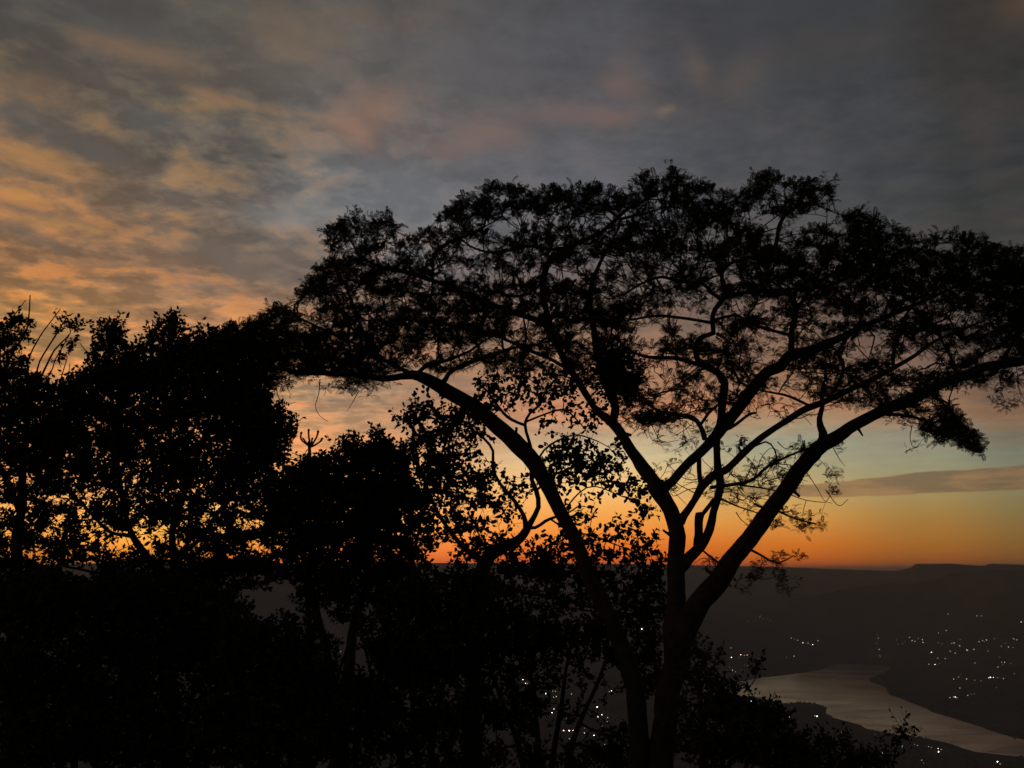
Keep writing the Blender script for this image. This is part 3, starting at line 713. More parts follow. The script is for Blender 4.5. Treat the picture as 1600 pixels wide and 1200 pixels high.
LIMBS = [
 ([(1060,1030,30),(1070,985,40),(1092,945,36),(1122,905,33),(1156,860,30),(1191,811,28),(1222,774,26),(1250,736,25),(1275,702,26),(1300,687,24),(1337,665,20),(1379,644,19),(1417,627,20),(1458,607,18),(1500,590,17),(1542,573,16),(1600,562,15),(1690,530,11),(1760,490,6)],[AD,AD-.3,AD-.6,AD-.8,AD-.9]),
 ([(655,586,16),(627,588,13),(593,592,12),(560,587,12),(510,582,10),(467,582,9),(420,572,7),(385,566,5),(350,556,3)],[AD-.5,AD-.7]),
 ([(1026,757,24),(1006,736,24),(987,705,19),(972,677,17),(956,658,17),(934,642,13),(919,620,13),(900,590,13),(883,560,13),(866,527,12),(855,490,12),(850,450,12),(855,415,13),(868,400,12),(884,390,11),(905,378,9),(940,362,8),(975,330,7),(1017,307,5),(1050,288,3)],[AD,AD+.6,AD+1.0]),
 ([(956,658,15),(962,640,15),(952,611,14),(940,580,13),(933,550,13),(928,507,12),(922,465,10),(930,430,8),(945,395,6),(965,360,4)],[AD+.2,AD-.4,AD-1.3]),
 ([(1034,770,20),(1044,755,17),(1066,733,15),(1097,705,16),(1116,682,19),(1130,664,23),(1144,649,21),(1166,621,20),(1184,597,20),(1205,577,19),(1233,560,19),(1267,547,17),(1300,535,14),(1345,512,11),(1400,490,9),(1460,462,6),(1520,440,4)],[AD,AD+.4,AD+1.1,AD+1.6]),
 ([(1064,815,16),(1070,803,14),(1087,780,13),(1100,761,14),(1119,742,14),(1137,733,13),(1159,711,13),(1191,683,12),(1222,661,12),(1253,642,13),(1284,630,12),(1310,618,11),(1367,590,10),(1420,560,8),(1470,530,6),(1540,500,4)],[AD,AD-.4,AD-1.2,AD-1.7]),
 ([(1060,888,22),(1074,870,19),(1094,852,17),(1109,827,15),(1116,799,13),(1122,774,13),(1125,742,14),(1120,711,13),(1119,686,13),(1127,655,14),(1130,621,14),(1132,600,14),(1124,583,13),(1103,573,13),(1090,560,11),(1088,540,11),(1098,526,10),(1114,521,10),(1113,503,9),(1118,485,9),(1130,470,10),(1133,452,9),(1127,430,8),(1140,412,7),(1165,405,8),(1190,397,9),(1211,383,8),(1217,357,8),(1227,337,7),(1243,323,6),(1256,305,4)],[AD,AD+.1,AD+.3,AD+.5,AD+.3]),
 ([(1088,853,13),(1092,835,14),(1092,815,14),(1094,803,15)],[AD+.05]),
 ([(1094,808,8),(1104,796,8),(1116,780,7)],[AD+.1]),
 ([(1096,764,10),(1093,736,9),(1091,710,9)],[AD,AD+.3]),
 ([(1101,686,10),(1098,672,9),(1090,657,9),(1078,651,10),(1064,648,7),(1040,645,5),(1015,634,4),(990,622,3)],[AD+.5,AD-.2]),
 ([(1094,664,6),(1106,646,6),(1118,636,5),(1126,628,4)],[AD+.4]),
 ([(1130,672,8),(1150,663,6),(1170,648,5),(1182,645,4)],[AD+.6]),
 ([(1286,690,20),(1287,677,14),(1281,655,10),(1284,635,8),(1283,612,5),(1292,585,4)],[AD-.7,AD-.2]),
 ([(1385,648,7),(1405,648,6),(1440,655,5),(1470,672,4),(1500,692,4),(1532,708,2.5)],[AD-.9,AD-1.3]),
 ([(1236,560,12),(1238,540,12),(1238,517,11),(1243,487,11),(1238,468,9),(1222,452,7),(1205,440,5),(1190,425,4)],[AD+1.1,AD+1.0]),
 ([(1243,487,8),(1262,460,7),(1290,435,6),(1330,410,5),(1370,380,4),(1400,365,3)],[AD+1.0,AD+1.9]),
 ([(1120,521,7),(1135,530,4)],[AD+.4]),
 ([(1130,470,7),(1113,457,7),(1097,443,7),(1063,440,6),(1033,433,6),(1000,445,5),(970,462,4)],[AD+.4,AD-.5]),
 ([(1130,466,8),(1150,460,8),(1183,453,8),(1207,455,7),(1245,452,6),(1290,448,5),(1340,430,4)],[AD+.4,AD-.6]),
 ([(1114,505,7),(1090,500,6),(1067,497,6),(1023,493,5),(985,500,4)],[AD+.4,AD+1.2]),
 ([(1116,500,6),(1150,493,5),(1177,507,5),(1205,516,6),(1236,523,7)],[AD+.4,AD+1.0]),
 ([(1120,580,9),(1085,568,8),(1060,560,8),(1025,558,7),(1005,556,6),(980,545,5),(955,520,3)],[AD+.4,AD-.3]),
 ([(870,535,10),(850,507,11),(800,487,11),(750,470,10),(700,447,9),(653,430,9),(617,420,8),(587,415,6),(560,395,4),(545,370,3)],[AD+.7,AD+.2,AD-.5]),
 ([(676,438,6),(676,415,6),(682,393,6),(705,376,5),(733,367,4),(765,350,3)],[AD-.1,AD+.5]),
 ([(886,388,7),(860,391,7),(827,384,7),(800,390,6),(767,394,5),(735,385,4),(710,365,3)],[AD+.9,AD+1.6]),
 ([(892,580,8),(867,564,7),(833,550,7),(800,535,6),(760,520,5),(700,508,4),(640,500,3)],[AD+.5,AD+1.5]),
 ([(690,600,12),(700,585,9),(720,573,9),(753,560,8),(785,549,7),(820,540,5)],[AD-.4,AD-1.1]),
 ([(652,584,9),(667,569,8),(700,562,7),(733,548,5),(760,530,4)],[AD-.5,AD]),
 ([(640,583,9),(617,571,8),(587,556,7),(550,535,6),(515,520,5),(475,500,4),(445,490,3)],[AD-.5,AD-1.4]),
 ([(600,565,6),(575,535,6),(560,500,5),(548,465,4),(530,430,3)],[AD-.7,AD-.1]),
 ([(855,420,8),(842,445,6),(812,462,5),(770,455,4)],[AD+.8,AD]),
 ([(1500,588,7),(1487,561,6),(1470,532,5),(1462,505,4)],[AD-.9,AD-.4]),
 ([(1396,575,7),(1396,548,7),(1408,515,6),(1412,498,5),(1430,470,4)],[AD-1.2,AD-.3]),
 ([(1560,570,8),(1580,540,7),(1600,500,6),(1600,460,5),(1570,430,4)],[AD-.9,AD]),
 ([(1303,612,7),(1318,575,7),(1310,553,7),(1316,538,5),(1330,515,4)],[AD-1.0,AD-.5]),
 ([(1270,636,5),(1240,622,5),(1200,612,4),(1170,606,3)],[AD-1.0,AD-1.6]),
 ([(1160,705,5),(1196,690,3)],[AD]),
 ([(1110,762,7),(1150,757,7),(1175,750,6),(1200,728,5),(1235,712,4),(1262,700,2.5)],[AD-.1,AD-1.0]),
 ([(1150,757,4),(1190,762,3),(1225,770,2),(1260,782,1.5),(1290,785,1.2)],[AD-.2,AD-.8]),
 ([(1120,775,5),(1150,790,3),(1180,800,2),(1205,815,2)],[AD,AD-.7]),
 ([(1140,880,6),(1155,858,5),(1166,845,4),(1180,838,3)],[AD-.4]),
 ([(1130,885,5),(1110,870,4),(1096,858,3)],[AD-.5,AD-.7]),
 ([(1183,790,5),(1215,800,4),(1245,812,3),(1275,818,2)],[AD-.7,AD-1.2]),
 ([(1165,855,5),(1190,868,4),(1215,880,3),(1240,868,2)],[AD-.7,AD-1.1]),
 ([(1040,890,1.5),(1020,860,1.5)],[AD]),
 ([(978,678,7),(986,680,6)],[AD+.2]),
 ([(884,812,9),(897,806,5),(902,801,4)],[AD]),
 ([(1230,762,9),(1243,770,6),(1249,776,5)],[AD-.5]),
 ([(1122,905,12),(1108,893,6),(1103,889,5)],[AD-.4]),
 ([(1055,840,10),(1041,832,5),(1036,828,4)],[AD]),
 ([(800,690,9),(806,676,6),(807,668,5)],[AD]),
 ([(1337,664,8),(1345,676,4),(1348,681,3)],[AD-.7]),
 ([(1160,711,6),(1154,698,4)],[AD]),
 ([(936,643,5),(928,638,6)],[AD+.3]),
]
for k, (pts, dp) in enumerate(LIMBS):
    add_limb(aroot, 'limb', pts, dp, M_BARK, step=0.08, sides=9 if pts[0][2] > 10 else 6, lump=0.17, skel=SK, seed=10 + k)
skel = np.vstack(SK)
# only the upper limbs may carry crown twigs
CROWN = [(345,560),(350,515),(400,508),(425,490),(440,478),(470,465),(475,445),(490,418),(515,405),(505,380),(510,358),(535,345),(560,332),(600,337),(628,352),(628,375),(652,368),(682,348),(692,328),(722,312),(760,292),(800,287),(832,300),(870,291),
 (920,287),(950,300),(975,282),(1000,274),(1030,276),(1055,262),(1080,277),(1120,297),(1160,302),(1180,278),(1205,268),(1225,287),(1260,282),(1298,278),(1304,308),(1292,330),(1262,332),(1246,338),(1262,352),(1300,346),(1340,330),(1380,347),(1440,361),(1520,366),
 (1570,382),(1600,392),(1700,405),(1790,440),(1810,500),(1740,560),(1640,590),(1590,600),(1560,600),(1500,612),(1470,628),(1500,650),(1520,672),(1538,706),(1500,700),(1455,680),(1410,655),(1380,640),(1330,640),(1290,625),(1240,612),(1180,618),(1130,640),
 (1070,660),(1010,668),(985,650),(965,620),(900,590),(860,600),(800,590),(740,572),(690,585),(650,572),(600,590),(560,600),(520,590),(480,582),(440,590),(395,585)]
GAPS = [(875,386,10,9,.05),(977,402,26,13,.2),(1090,480,66,26,.16),(1142,438,26,13,.1),(1190,480,40,18,.3),(1100,520,40,24,.25),(1230,530,60,20,.3),(1180,540,30,20,.3),(1010,530,45,22,.3),(1035,572,60,18,.15),(1035,590,34,18,.2),
        (700,556,60,12,.12),(770,545,40,12,.15),(1355,540,50,20,.2),(1310,530,40,14,.3),(1250,348,34,14,.05),(1545,500,45,26,.35),(664,392,16,12,.1),(742,402,20,10,.3),(1180,610,80,24,.55),(1060,625,60,30,.25),(1430,570,60,16,.35),
        (1390,560,40,16,.4),(770,470,30,16,.5),(790,430,34,16,.5),(600,470,60,10,.6),(660,455,60,9,.6),(560,545,60,10,.7),(1205,350,30,16,.15),(940,420,40,12,.4),(1510,620,40,14,.35),(850,590,60,16,.4),(1290,600,60,14,.45),(1090,420,60,10,.5)]
DENSE = [(1450,420,120,45,2.2),(1560,450,70,40,1.8),(900,500,60,60,1.9),(940,560,40,40,1.7),(1240,430,90,35,1.8),(1180,395,80,30,1.7),(620,510,90,35,1.7),(470,550,100,32,3.0),(395,540,60,34,3.0),(620,545,80,22,2.4),(520,470,50,40,1.8),(1560,520,60,40,1.8),(1040,350,110,40,1.5),(580,440,60,30,1.6),(760,500,80,25,1.5),(1350,420,60,40,1.7),(1480,662,40,16,2.2),(560,575,70,14,2.0)]
gg = np.random.default_rng(21)
NA = 8200
px = sample_px(CROWN, NA, gg, GAPS, DENSE)
ext = []
for (cx, cy, rx, ry, n) in [(392,542,54,38,110),(365,535,30,28,40),(450,550,76,38,80),(530,560,70,28,80),(430,508,44,24,44),(420,600,40,10,16),(560,602,30,10,14)]:
    th = gg.uniform(0, 6.283, n); q = np.sqrt(gg.uniform(0, 1, n)); ext.append(np.stack([cx + rx * q * np.cos(th), cy + ry * q * np.sin(th)], -1))
px = np.vstack([px] + ext); NA = len(px)
dep = AD + np.clip(gg.normal(0.15, 1.25, NA), -2.6, 3.2)
# droop rim: the crown is an umbrella, so front and back stay in its band
edge = np.clip(np.abs(px[:, 0] - 1000) / 620.0, 0, 1); dep = AD + (dep - AD) * (1 - 0.45 * edge)
tg = P(px[:, 0], px[:, 1], dep)
up_ok = skel[:, 2] > float(P(0, 700, AD)[2]) - 0.15
P0, P1, r0, r1, tips, tdir = grow(skel[up_ok], tg, step=0.13, kpath=0.32, bulge=0.13, up=0.05, r_tip=0.0028, rexp=0.44, rmax=0.035, seed=4)
V, Q = segs_mesh(P0, P1, r0, r1, 4)
link('twigs', mesh_from('twigs', local(V, aroot), Q), M_TWIG, aroot, kind='stuff')
# hand-placed little sprays seen by themselves against the sky
SPR = [(430,488,3,14),(470,462,2,8),(465,470,2,8),(515,360,2,10),(485,440,2,10),(560,333,3,16),(600,338,3,14),(1055,268,4,14),(1065,285,3,12),(1190,275,4,12),(1290,285,4,14),(1270,300,5,18),(1300,310,3,10),(1245,300,4,14),(1340,335,3,16),(1575,640,3,10),(1560,625,3,14),(1590,625,2,8),
       (445,605,3,14),(435,600,2,10),(500,605,2,10),(545,607,4,16),(575,612,3,14),(530,600,2,10),(600,600,2,10),
       (1245,700,5,14),(1262,706,4,12),(1225,715,3,12),(1270,695,3,8),(1160,690,3,10),(1155,700,2,10),(1245,812,5,16),(1265,820,4,14),(1285,824,3,8),(1230,800,3,14),(1215,822,3,12),(1250,830,3,10),(1300,738,3,10),(1310,745,2,8),(1300,772,2,8),(1320,706,1,4),(1310,768,1,5),
       (1180,900,6,16),(1210,880,4,14),(1225,905,4,12),(1165,915,3,12),(1195,890,3,12),(1230,925,3,8),(1215,868,2,10),(1250,870,2,8),(1125,700,2,12),(1060,740,1,10),(1120,890,2,10),(1105,880,2,8),(1075,690,3,12),(1060,700,2,14),(1010,675,2,10),(1200,812,2,10),(1175,800,2,10),(1140,760,3,16),(1185,745,3,16),(1210,730,3,14),(1170,780,2,16),(1230,745,2,16),
       (1450,668,12,16),(1480,676,14,16),(1510,690,12,12),(1530,704,8,8),(1420,656,8,14),(1500,668,9,12),(1465,688,5,10),(1395,650,5,12),(420,592,6,14),(470,590,6,14),(1130,745,2,16),(1420,705,1,6),(1430,698,1,4),(1560,610,3,14),(1580,600,3,10)]
sx = []; 
for (x, y, n, s) in SPR:
    for _ in range(int(n * 2.2)): sx.append((x + gg.normal(0, s * .6), y + gg.normal(0, s * .4)))
sx = np.array(sx); st_ = P(sx[:, 0], sx[:, 1], np.where(sx[:, 1] < 420, AD + 0.3, AD - 0.7) + gg.normal(0, .15, len(sx)))
far_ = np.array([np.min(np.linalg.norm(skel - t, axis=1)) for t in st_])
Q0, Q1, q0, q1, tips2, tdir2 = grow(np.vstack([skel, tips]), st_, step=0.07, kpath=0.2, bulge=0.15, r_tip=0.0018, rexp=0.4, rmax=0.012, seed=5)
V, Q = segs_mesh(Q0, Q1, q0, q1, 3)
link('twigs', mesh_from('twigs', local(V, aroot), Q), M_TWIG, aroot, kind='stuff')
# thin bare twigs criss-crossing below the crown
BT_ = []
for (cx, cy, rx, ry, n) in [(1170,758,80,36,150),(1230,735,45,26,50),(1050,745,34,24,26),(1000,650,50,24,60),(1060,675,60,24,50),(1110,625,60,16,60),(1215,640,60,20,50),(1090,470,70,28,80),(1180,530,80,30,80),(1030,560,60,30,70),(1370,545,60,26,60),(1200,815,40,20,16),(1550,500,50,30,60),(750,560,70,16,50),(1320,620,60,20,50)]:
    for _ in range(n):
        a_ = gg.uniform(0, 6.283); q_ = math.sqrt(gg.uniform()); BT_.append((cx + rx * q_ * math.cos(a_), cy + ry * q_ * math.sin(a_)))
BT_ = np.array(BT_); bt3 = P(BT_[:, 0], BT_[:, 1], AD + gg.normal(-.1, .45, len(BT_)))
Q0, Q1, q0, q1, tips3, tdir3 = grow(skel, bt3, step=0.07, kpath=0.12, bulge=0.2, up=0.0, r_tip=0.0026, rexp=0.4, rmax=0.014, seed=15)
V, Q = segs_mesh(Q0, Q1, q0, q1, 3)
link('twigs', mesh_from('twigs', local(V, aroot), Q), M_TWIG, aroot, kind='stuff')
# drooping bare strings and spines
STR = [[(500,592),(498,615),(493,635),(500,650),(512,658)],[(430,600),(436,622),(448,632),(462,628)],[(560,612),(550,630),(542,642)],[(1590,600),(1598,620),(1612,640)],[(1425,665),(1422,685),(1428,700),(1436,697)],[(1445,668),(1460,682),(1468,694)],[(1302,700),(1312,718),(1320,728)],
       [(1290,765),(1310,790),(1325,780)],[(1255,730),(1275,760),(1288,782),(1300,786)],[(1150,757),(1165,775),(1195,780),(1215,785)],[(1120,770),(1150,770),(1185,790),(1215,805)],[(1100,745),(1080,750),(1060,742),(1040,720)],[(1098,762),(1075,765),(1052,775),(1045,757)],
       [(1085,770),(1062,758),(1046,748),(1050,764),(1072,788)],[(1180,745),(1190,715),(1205,700),(1218,705)],[(1160,757),(1172,735),(1180,712)],[(1010,648),(1020,668),(1034,690),(1060,688)],[(1000,640),(1005,668),(1012,685)],[(1195,752),(1230,745),(1262,752)],[(1150,800),(1158,812),(1172,822)],
       [(1130,880),(1100,872),(1085,880)],[(1240,640),(1255,650),(1268,664)],[(1170,900),(1195,905),(1225,898)],[(1215,690),(1225,700),(1240,702)]]
A0 = []; A1 = []; ra = []
for s in STR:
    c = catmull(np.c_[P(np.array([p[0] for p in s]), np.array([p[1] for p in s]), AD - 0.6), np.zeros(len(s))], 0.04)[:, :3]
    A0.append(c[:-1]); A1.append(c[1:]); ra.append(np.linspace(0.0062, 0.003, len(c) - 1))
A0 = np.vstack(A0); A1 = np.vstack(A1); ra = np.concatenate(ra)
V, Q = segs_mesh(A0, A1, ra, ra, 4)
link('twigs', mesh_from('twigs', local(V, aroot), Q), M_TWIG, aroot, kind='stuff')
# feathery leaves: tufts at every tip and along the outer twigs
def tufts(tips, tdir, per, gg, smin, smax, upw=0.20, spread=0.9):
    n = len(tips); pos = np.repeat(tips, per, 0); d = np.repeat(tdir, per, 0)
    d = d * 0.5 + (rand_unit(n * per, gg) * spread) * np.array([1.0, 1.0, 0.6]) + np.array([0, 0, upw])
    pos = pos - np.repeat(tdir, per, 0) * gg.uniform(0, 0.10, (n * per, 1)) + gg.normal(0, 0.018, (n * per, 3))
    N = rand_unit(n * per, gg) * 0.6 + np.array([0, 0, 0.9])
    return pos, frames(d, N), gg.uniform(smin, smax, n * per)
a1, a2, a3 = tufts(tips, tdir, 8, gg, 0.06, 0.13)
tp_ = np.vstack([tips2, tips3[::2]]); td_ = np.vstack([tdir2, tdir3[::2]])
b1, b2, b3 = tufts(tp_, td_, 4, gg, 0.05, 0.10)
# each sprig also sits level, in the flat tiers of the crown
V, Q = stamp(FV, FF, np.vstack([a1, b1]), np.concatenate([a2, b2]), np.concatenate([a3, b3]))
link('crown', mesh_from('crown', local(V, aroot), Q), M_FEATHER, aroot, kind='stuff')

# dense dark clump lodged in the fork
cl = P(966, 588, AD - 0.2); rad = 36 / F * AD
clr = thing('leafy_clump', 'dense round black clump lodged among the middle limbs of the acacia', 'clump', tuple(float(v) for v in cl))
me = bpy.data.meshes.new('core'); import bmesh
bm = bmesh.new(); bmesh.ops.create_icosphere(bm, subdivisions=3, radius=rad * 0.62)
for v in bm.verts: v.co *= 1 + 0.75 * (mnoise.noise(v.co * 5) + 0.6 * mnoise.noise(v.co * 13)); v.co.z *= 1.15
bm.to_mesh(me); bm.free(); link('core', me, M_TWIG, clr)
u = rand_unit(2600, gg); pos = u * rad * (gg.uniform(0.6, 1.15, (2600, 1)) + 0.22 * np.sin(u @ np.array([[5.0], [3.0], [7.0]]))) * np.array([1.0, 1.0, 1.2])
V, Q = stamp(BV4, BT4, pos, frames(u + rand_unit(2600, gg) * .8, rand_unit(2600, gg)), gg.uniform(.03, .06, 2600))
link('foliage', mesh_from('foliage', V, Q), M_BROAD, clr, kind='stuff')

# ================================================================== BROADLEAVED TREES AND SHRUBS
HOLES = np.array([(184,858,15,9),(249,831,9,13),(236,862,8,11),(267,848,7,10),(318,812,8,6),(378,800,9,7),(384,820,20,10),(399,854,12,13),(322,869,12,5),(90,812,14,8),(50,864,20,8),(157,820,10,10),(203,839,8,8),
 (96,781,20,7),(134,777,16,6),(35,750,16,8),(700,852,16,8),(781,872,13,5),(816,872,12,5),(550,846,6,5),(587,867,6,5),(406,820,8,8),(340,795,10,6),(290,790,8,5),(360,870,9,5),(130,800,9,6),(10,790,10,6),(75,835,9,6),(118,772,9,5),(420,862,7,7),(735,770,12,9),(722,790,10,8),(760,800,12,9),(745,835,14,6),(690,838,8,5),
 (817,1063,9,8),(853,1086,9,8),(867,1085,8,8),(864,1113,7,7),(888,1143,17,5),(893,1156,9,5),(908,1122,6,6),(933,1107,6,6),(940,1120,8,7),(928,1150,6,5),(1003,985,7,5),(15,835,10,6),(170,790,8,5),(222,815,6,6),(345,830,8,6),(372,776,7,5),(620,862,6,4),(660,858,7,4)], float)
def proj(pos):
    rel = pos - np.array([0, 0, CAMZ]); fy = rel[:, 1] * math.cos(PITCH) + rel[:, 2] * math.sin(PITCH)
    return 800 + F * rel[:, 0] / fy, 600 - F * (-rel[:, 1] * math.sin(PITCH) + rel[:, 2] * math.cos(PITCH)) / fy
def broad_tree(name, label, cat, base_px, D, limbs, regions, leaf=0.075, per=11, mt=M_BROAD, bark=M_BARK2, seed=1, group=None, upw=0.35, shoots=(), single=None, thin=1.0, shoot_len=0.16, clump=0.88):
    gg = np.random.default_rng(seed)
    b = P(base_px, 1000, D); gz = height1(b[0], b[1])
    root = thing(name, label, cat, (float(b[0]), float(b[1]), gz - 0.03), group)
    gyy = 600 - F * math.tan(math.atan2(gz - CAMZ, D) - PITCH) + 4
    sk = []
    for k, lm in enumerate(limbs):
        pts, dd, nm = lm[0], lm[1], (lm[2] if len(lm) > 2 else 'limb')
        pts = [((p[0], gyy, p[2]) if p[1] == 'G' else p) for p in pts]
        add_limb(root, nm, pts, [D + v for v in dd], bark, step=0.12, sides=8 if pts[0][2] > 7 else 5, lump=0.10, skel=sk, seed=seed * 31 + k)
    skl = np.vstack(sk)
    T = []; 
    for (cx, cy, rx, ry, n, dd) in regions:
        k = int(n * thin * 1.0)
        if k < 1: continue
        cl_ = 1 - float(sstep(np.array(n * thin / (math.pi * rx * ry)), 0.014, 0.036))
        m_ = k * 4; th = gg.uniform(0, 6.283, m_); q = np.sqrt(gg.uniform(0, 1, m_))
        nz = sstep(fbm((cx + rx * q * np.cos(th)) / 30.0 + seed, (cy + ry * q * np.sin(th)) / 22.0, seed + 90, 3), 0.42, 0.56)
        sel = np.where(gg.uniform(0, 1, m_) < 1 - cl_ * clump * (1 - nz))[0][:k]; th = th[sel]; q = q[sel]; k = len(sel)
        wob = 1 + 0.16 * np.sin(th * 3 + cx) + 0.10 * np.sin(th * 7 + cy)
        x = cx + rx * q * np.cos(th) * wob; y = cy + ry * q * np.sin(th) * wob
        d = D + gg.normal(0, dd, k) * np.sqrt(np.clip(1 - q * q, 0.05, 1))
        T.append(P(x, y, d))
    T = np.vstack(T)
    P0, P1, r0, r1, tp, td = grow(skl, T, step=0.22, kpath=0.30, bulge=0.14, up=-0.02, r_tip=0.0030, rexp=0.44, rmax=0.05, seed=seed + 2)
    V, Q = segs_mesh(P0, P1, r0, r1, 4)
    link('twigs', mesh_from('twigs', local(V, root), Q), M_TWIG, root, kind='stuff')
    # each tip carries a leafy shoot
    n = len(tp)
    sdir = td * 0.7 + rand_unit(n, gg) * 0.6 + np.array([0, 0, upw]); sdir /= np.linalg.norm(sdir, axis=1, keepdims=True)
    sl_ = gg.uniform(0.6, 1.3, n) * shoot_len
    V, Q = segs_mesh(tp, tp + sdir * sl_[:, None], np.full(n, .0028), np.full(n, .0014), 3)
    link('twigs', mesh_from('twigs', local(V, root), Q), M_TWIG, root, kind='stuff')
    s = np.tile(np.linspace(-0.35, 1.0, per), n)[:, None]
    pos = np.repeat(tp, per, 0) + np.repeat(sdir * sl_[:, None], per, 0) * s + gg.normal(0, 0.012, (n * per, 3))
    d = np.repeat(sdir, per, 0) * 0.55 + rand_unit(n * per, gg) * 0.95 + np.array([0, 0, -0.05])
    N = rand_unit(n * per, gg) + np.array([0, 0, 0.5])
    Rm = frames(d, N); sc = gg.uniform(0.60, 1.30, n * per) * leaf
    hx, hy = proj(pos); keep_ = np.ones(len(pos), bool)
    for (cx, cy, rx, ry) in HOLES:
        q = ((hx - cx) / (rx * 1.15)) ** 2 + ((hy - cy) / (ry * 1.15)) ** 2
        keep_ &= ~((q < 1.0 + 0.5 * np.sin(hx * 0.9) * np.cos(hy * 1.1)) & (gg.uniform(0, 1, len(pos)) < 0.93))
    pos, Rm, sc = pos[keep_], Rm[keep_], sc[keep_]
    if single:
        # the leaves that show largest are objects of their own
        xs, ys, xe, ye, cnt = single
        rel = pos - np.array([0, 0, CAMZ]); fy = rel[:, 1] * math.cos(PITCH) + rel[:, 2] * math.sin(PITCH)
        ux = 800 + F * rel[:, 0] / fy; uy = 600 - F * (-rel[:, 1] * math.sin(PITCH) + rel[:, 2] * math.cos(PITCH)) / fy
        facing = np.abs(np.einsum('ni,ni->n', Rm[:, :, 2], rel / np.linalg.norm(rel, axis=1, keepdims=True)))
        ok = (ux > xs) & (ux < xe) & (uy > ys) & (uy < ye)
        score = np.where(ok, sc * facing / rel[:, 1], -1)
        idx = np.argsort(-score)[:cnt]
        lme = mesh_from('leaf', BV, BT); lme.materials.append(mt)
        from mathutils import Matrix
        for q_ in idx:
            o = bpy.data.objects.new('leaf', lme); COL.objects.link(o); o.parent = root
            Mx = np.eye(4); Mx[:3, :3] = Rm[q_] * sc[q_] * 1.12; Mx[:3, 3] = pos[q_] - np.array(root.location)
            o.matrix_basis = Matrix(Mx.tolist())
        rest = np.ones(len(pos), bool); rest[idx] = False
        pos, Rm, sc = pos[rest], Rm[rest], sc[rest]
        V, Q = stamp(BV, BT, pos, Rm, sc)
    else:
        V, Q = stamp(BV4, BT4, pos, Rm, sc)
    link('crown', mesh_from('crown', local(V, root), Q), mt, root, kind='stuff')
    return root

# B: the contorted broadleaved tree behind the acacia
broad_tree('broadleaf_tree', 'crooked broadleaved tree with sinuous stem and big oval leaves behind the left acacia stem', 'tree', 745, 12.3,
 [([(735,'G',44),(738,1100,28),(742,1000,24),(750,910,23),(757,877,23),(778,858,20),(806,846,16),(820,830,14),(828,817,11),(841,792,9),(838,767,9),(831,749,8),(831,725,7),(830,705,7),(825,686,6),(819,664,6),(828,646,5),(844,633,5),(852,612,4),(870,590,3)],[0,.1,.3,.3],'trunk'),
  ([(822,826,11),(819,805,8),(803,780,7),(781,755,6),(770,730,6),(770,705,5),(756,686,5),(731,667,4),(706,658,3),(680,650,3),(660,640,2.5)],[0.1,-.3,-.6]),
  ([(824,824,8),(837,824,6),(852,814,6),(868,808,5),(885,803,3),(905,790,2.5)],[0.1,.4]),
  ([(838,767,5),(862,745,5),(885,735,4),(915,725,3),(950,730,2.5)],[.3,.6]),
  ([(831,735,5),(850,705,4),(870,690,4),(900,680,3),(935,690,2.5)],[.3,.1]),
  ([(820,664,6),(800,655,6),(787,645,6),(775,630,5),(762,612,4),(750,600,3)],[.3,.5]),
  ([(819,660,5),(850,648,4),(880,640,4),(900,655,3),(915,672,2.5)],[.3,-.2]),
  ([(860,811,4),(890,830,3),(920,835,3),(960,850,2.5),(1000,865,2)],[.2,-.3]),
  ([(880,800,3),(905,770,3),(930,760,2.5),(970,775,2)],[.3,0]),
  ([(752,900,14),(780,910,9),(820,925,7),(870,935,5),(930,950,4),(990,960,3)],[0,-.3]),
  ([(757,880,12),(720,850,9),(690,810,7),(670,770,6),(655,730,5),(648,690,4),(640,650,3)],[0,.4])],
 [(700,672,62,42,130,.5),(655,640,22,20,20,.2),(765,608,28,20,20,.3),(640,655,26,10,10,.1),(745,640,30,22,22,.3),(660,740,50,50,130,.5),(720,745,50,42,95,.5),(700,800,70,45,120,.5),(770,770,40,30,26,.4),(740,840,60,30,70,.5),(800,800,24,20,8,.3),
  (815,770,16,14,7,.1),(820,610,60,34,45,.4),(880,615,50,44,55,.4),(905,725,48,36,58,.4),(880,700,34,24,18,.3),(860,740,26,20,14,.3),(925,745,40,26,30,.3),(965,755,32,14,14,.3),(990,775,24,12,10,.2),(1005,792,16,10,6,.2),(955,710,18,22,10,.2),
  (915,650,30,22,16,.3),(925,840,60,22,22,.4),(1000,860,40,16,20,.3),(1020,800,16,10,4,.2),(960,870,50,16,26,.3),(900,800,40,16,12,.3),(985,835,30,16,12,.3),(880,845,24,18,10,.3),(850,860,26,22,24,.3),(880,890,50,22,55,.4),(820,880,50,24,55,.4),(960,905,55,22,55,.4),(1015,900,26,18,20,.3),
  (900,935,60,18,40,.5),(980,960,45,30,70,.4),(840,925,50,22,40,.4),(1015,960,22,40,34,.3),(760,880,60,26,70,.4),(1030,885,12,10,8,.2)],
 leaf=0.082, per=10, thin=1.0, clump=0.3, seed=5, single=(840,640,1040,890,290), upw=0.1, shoot_len=0.21)

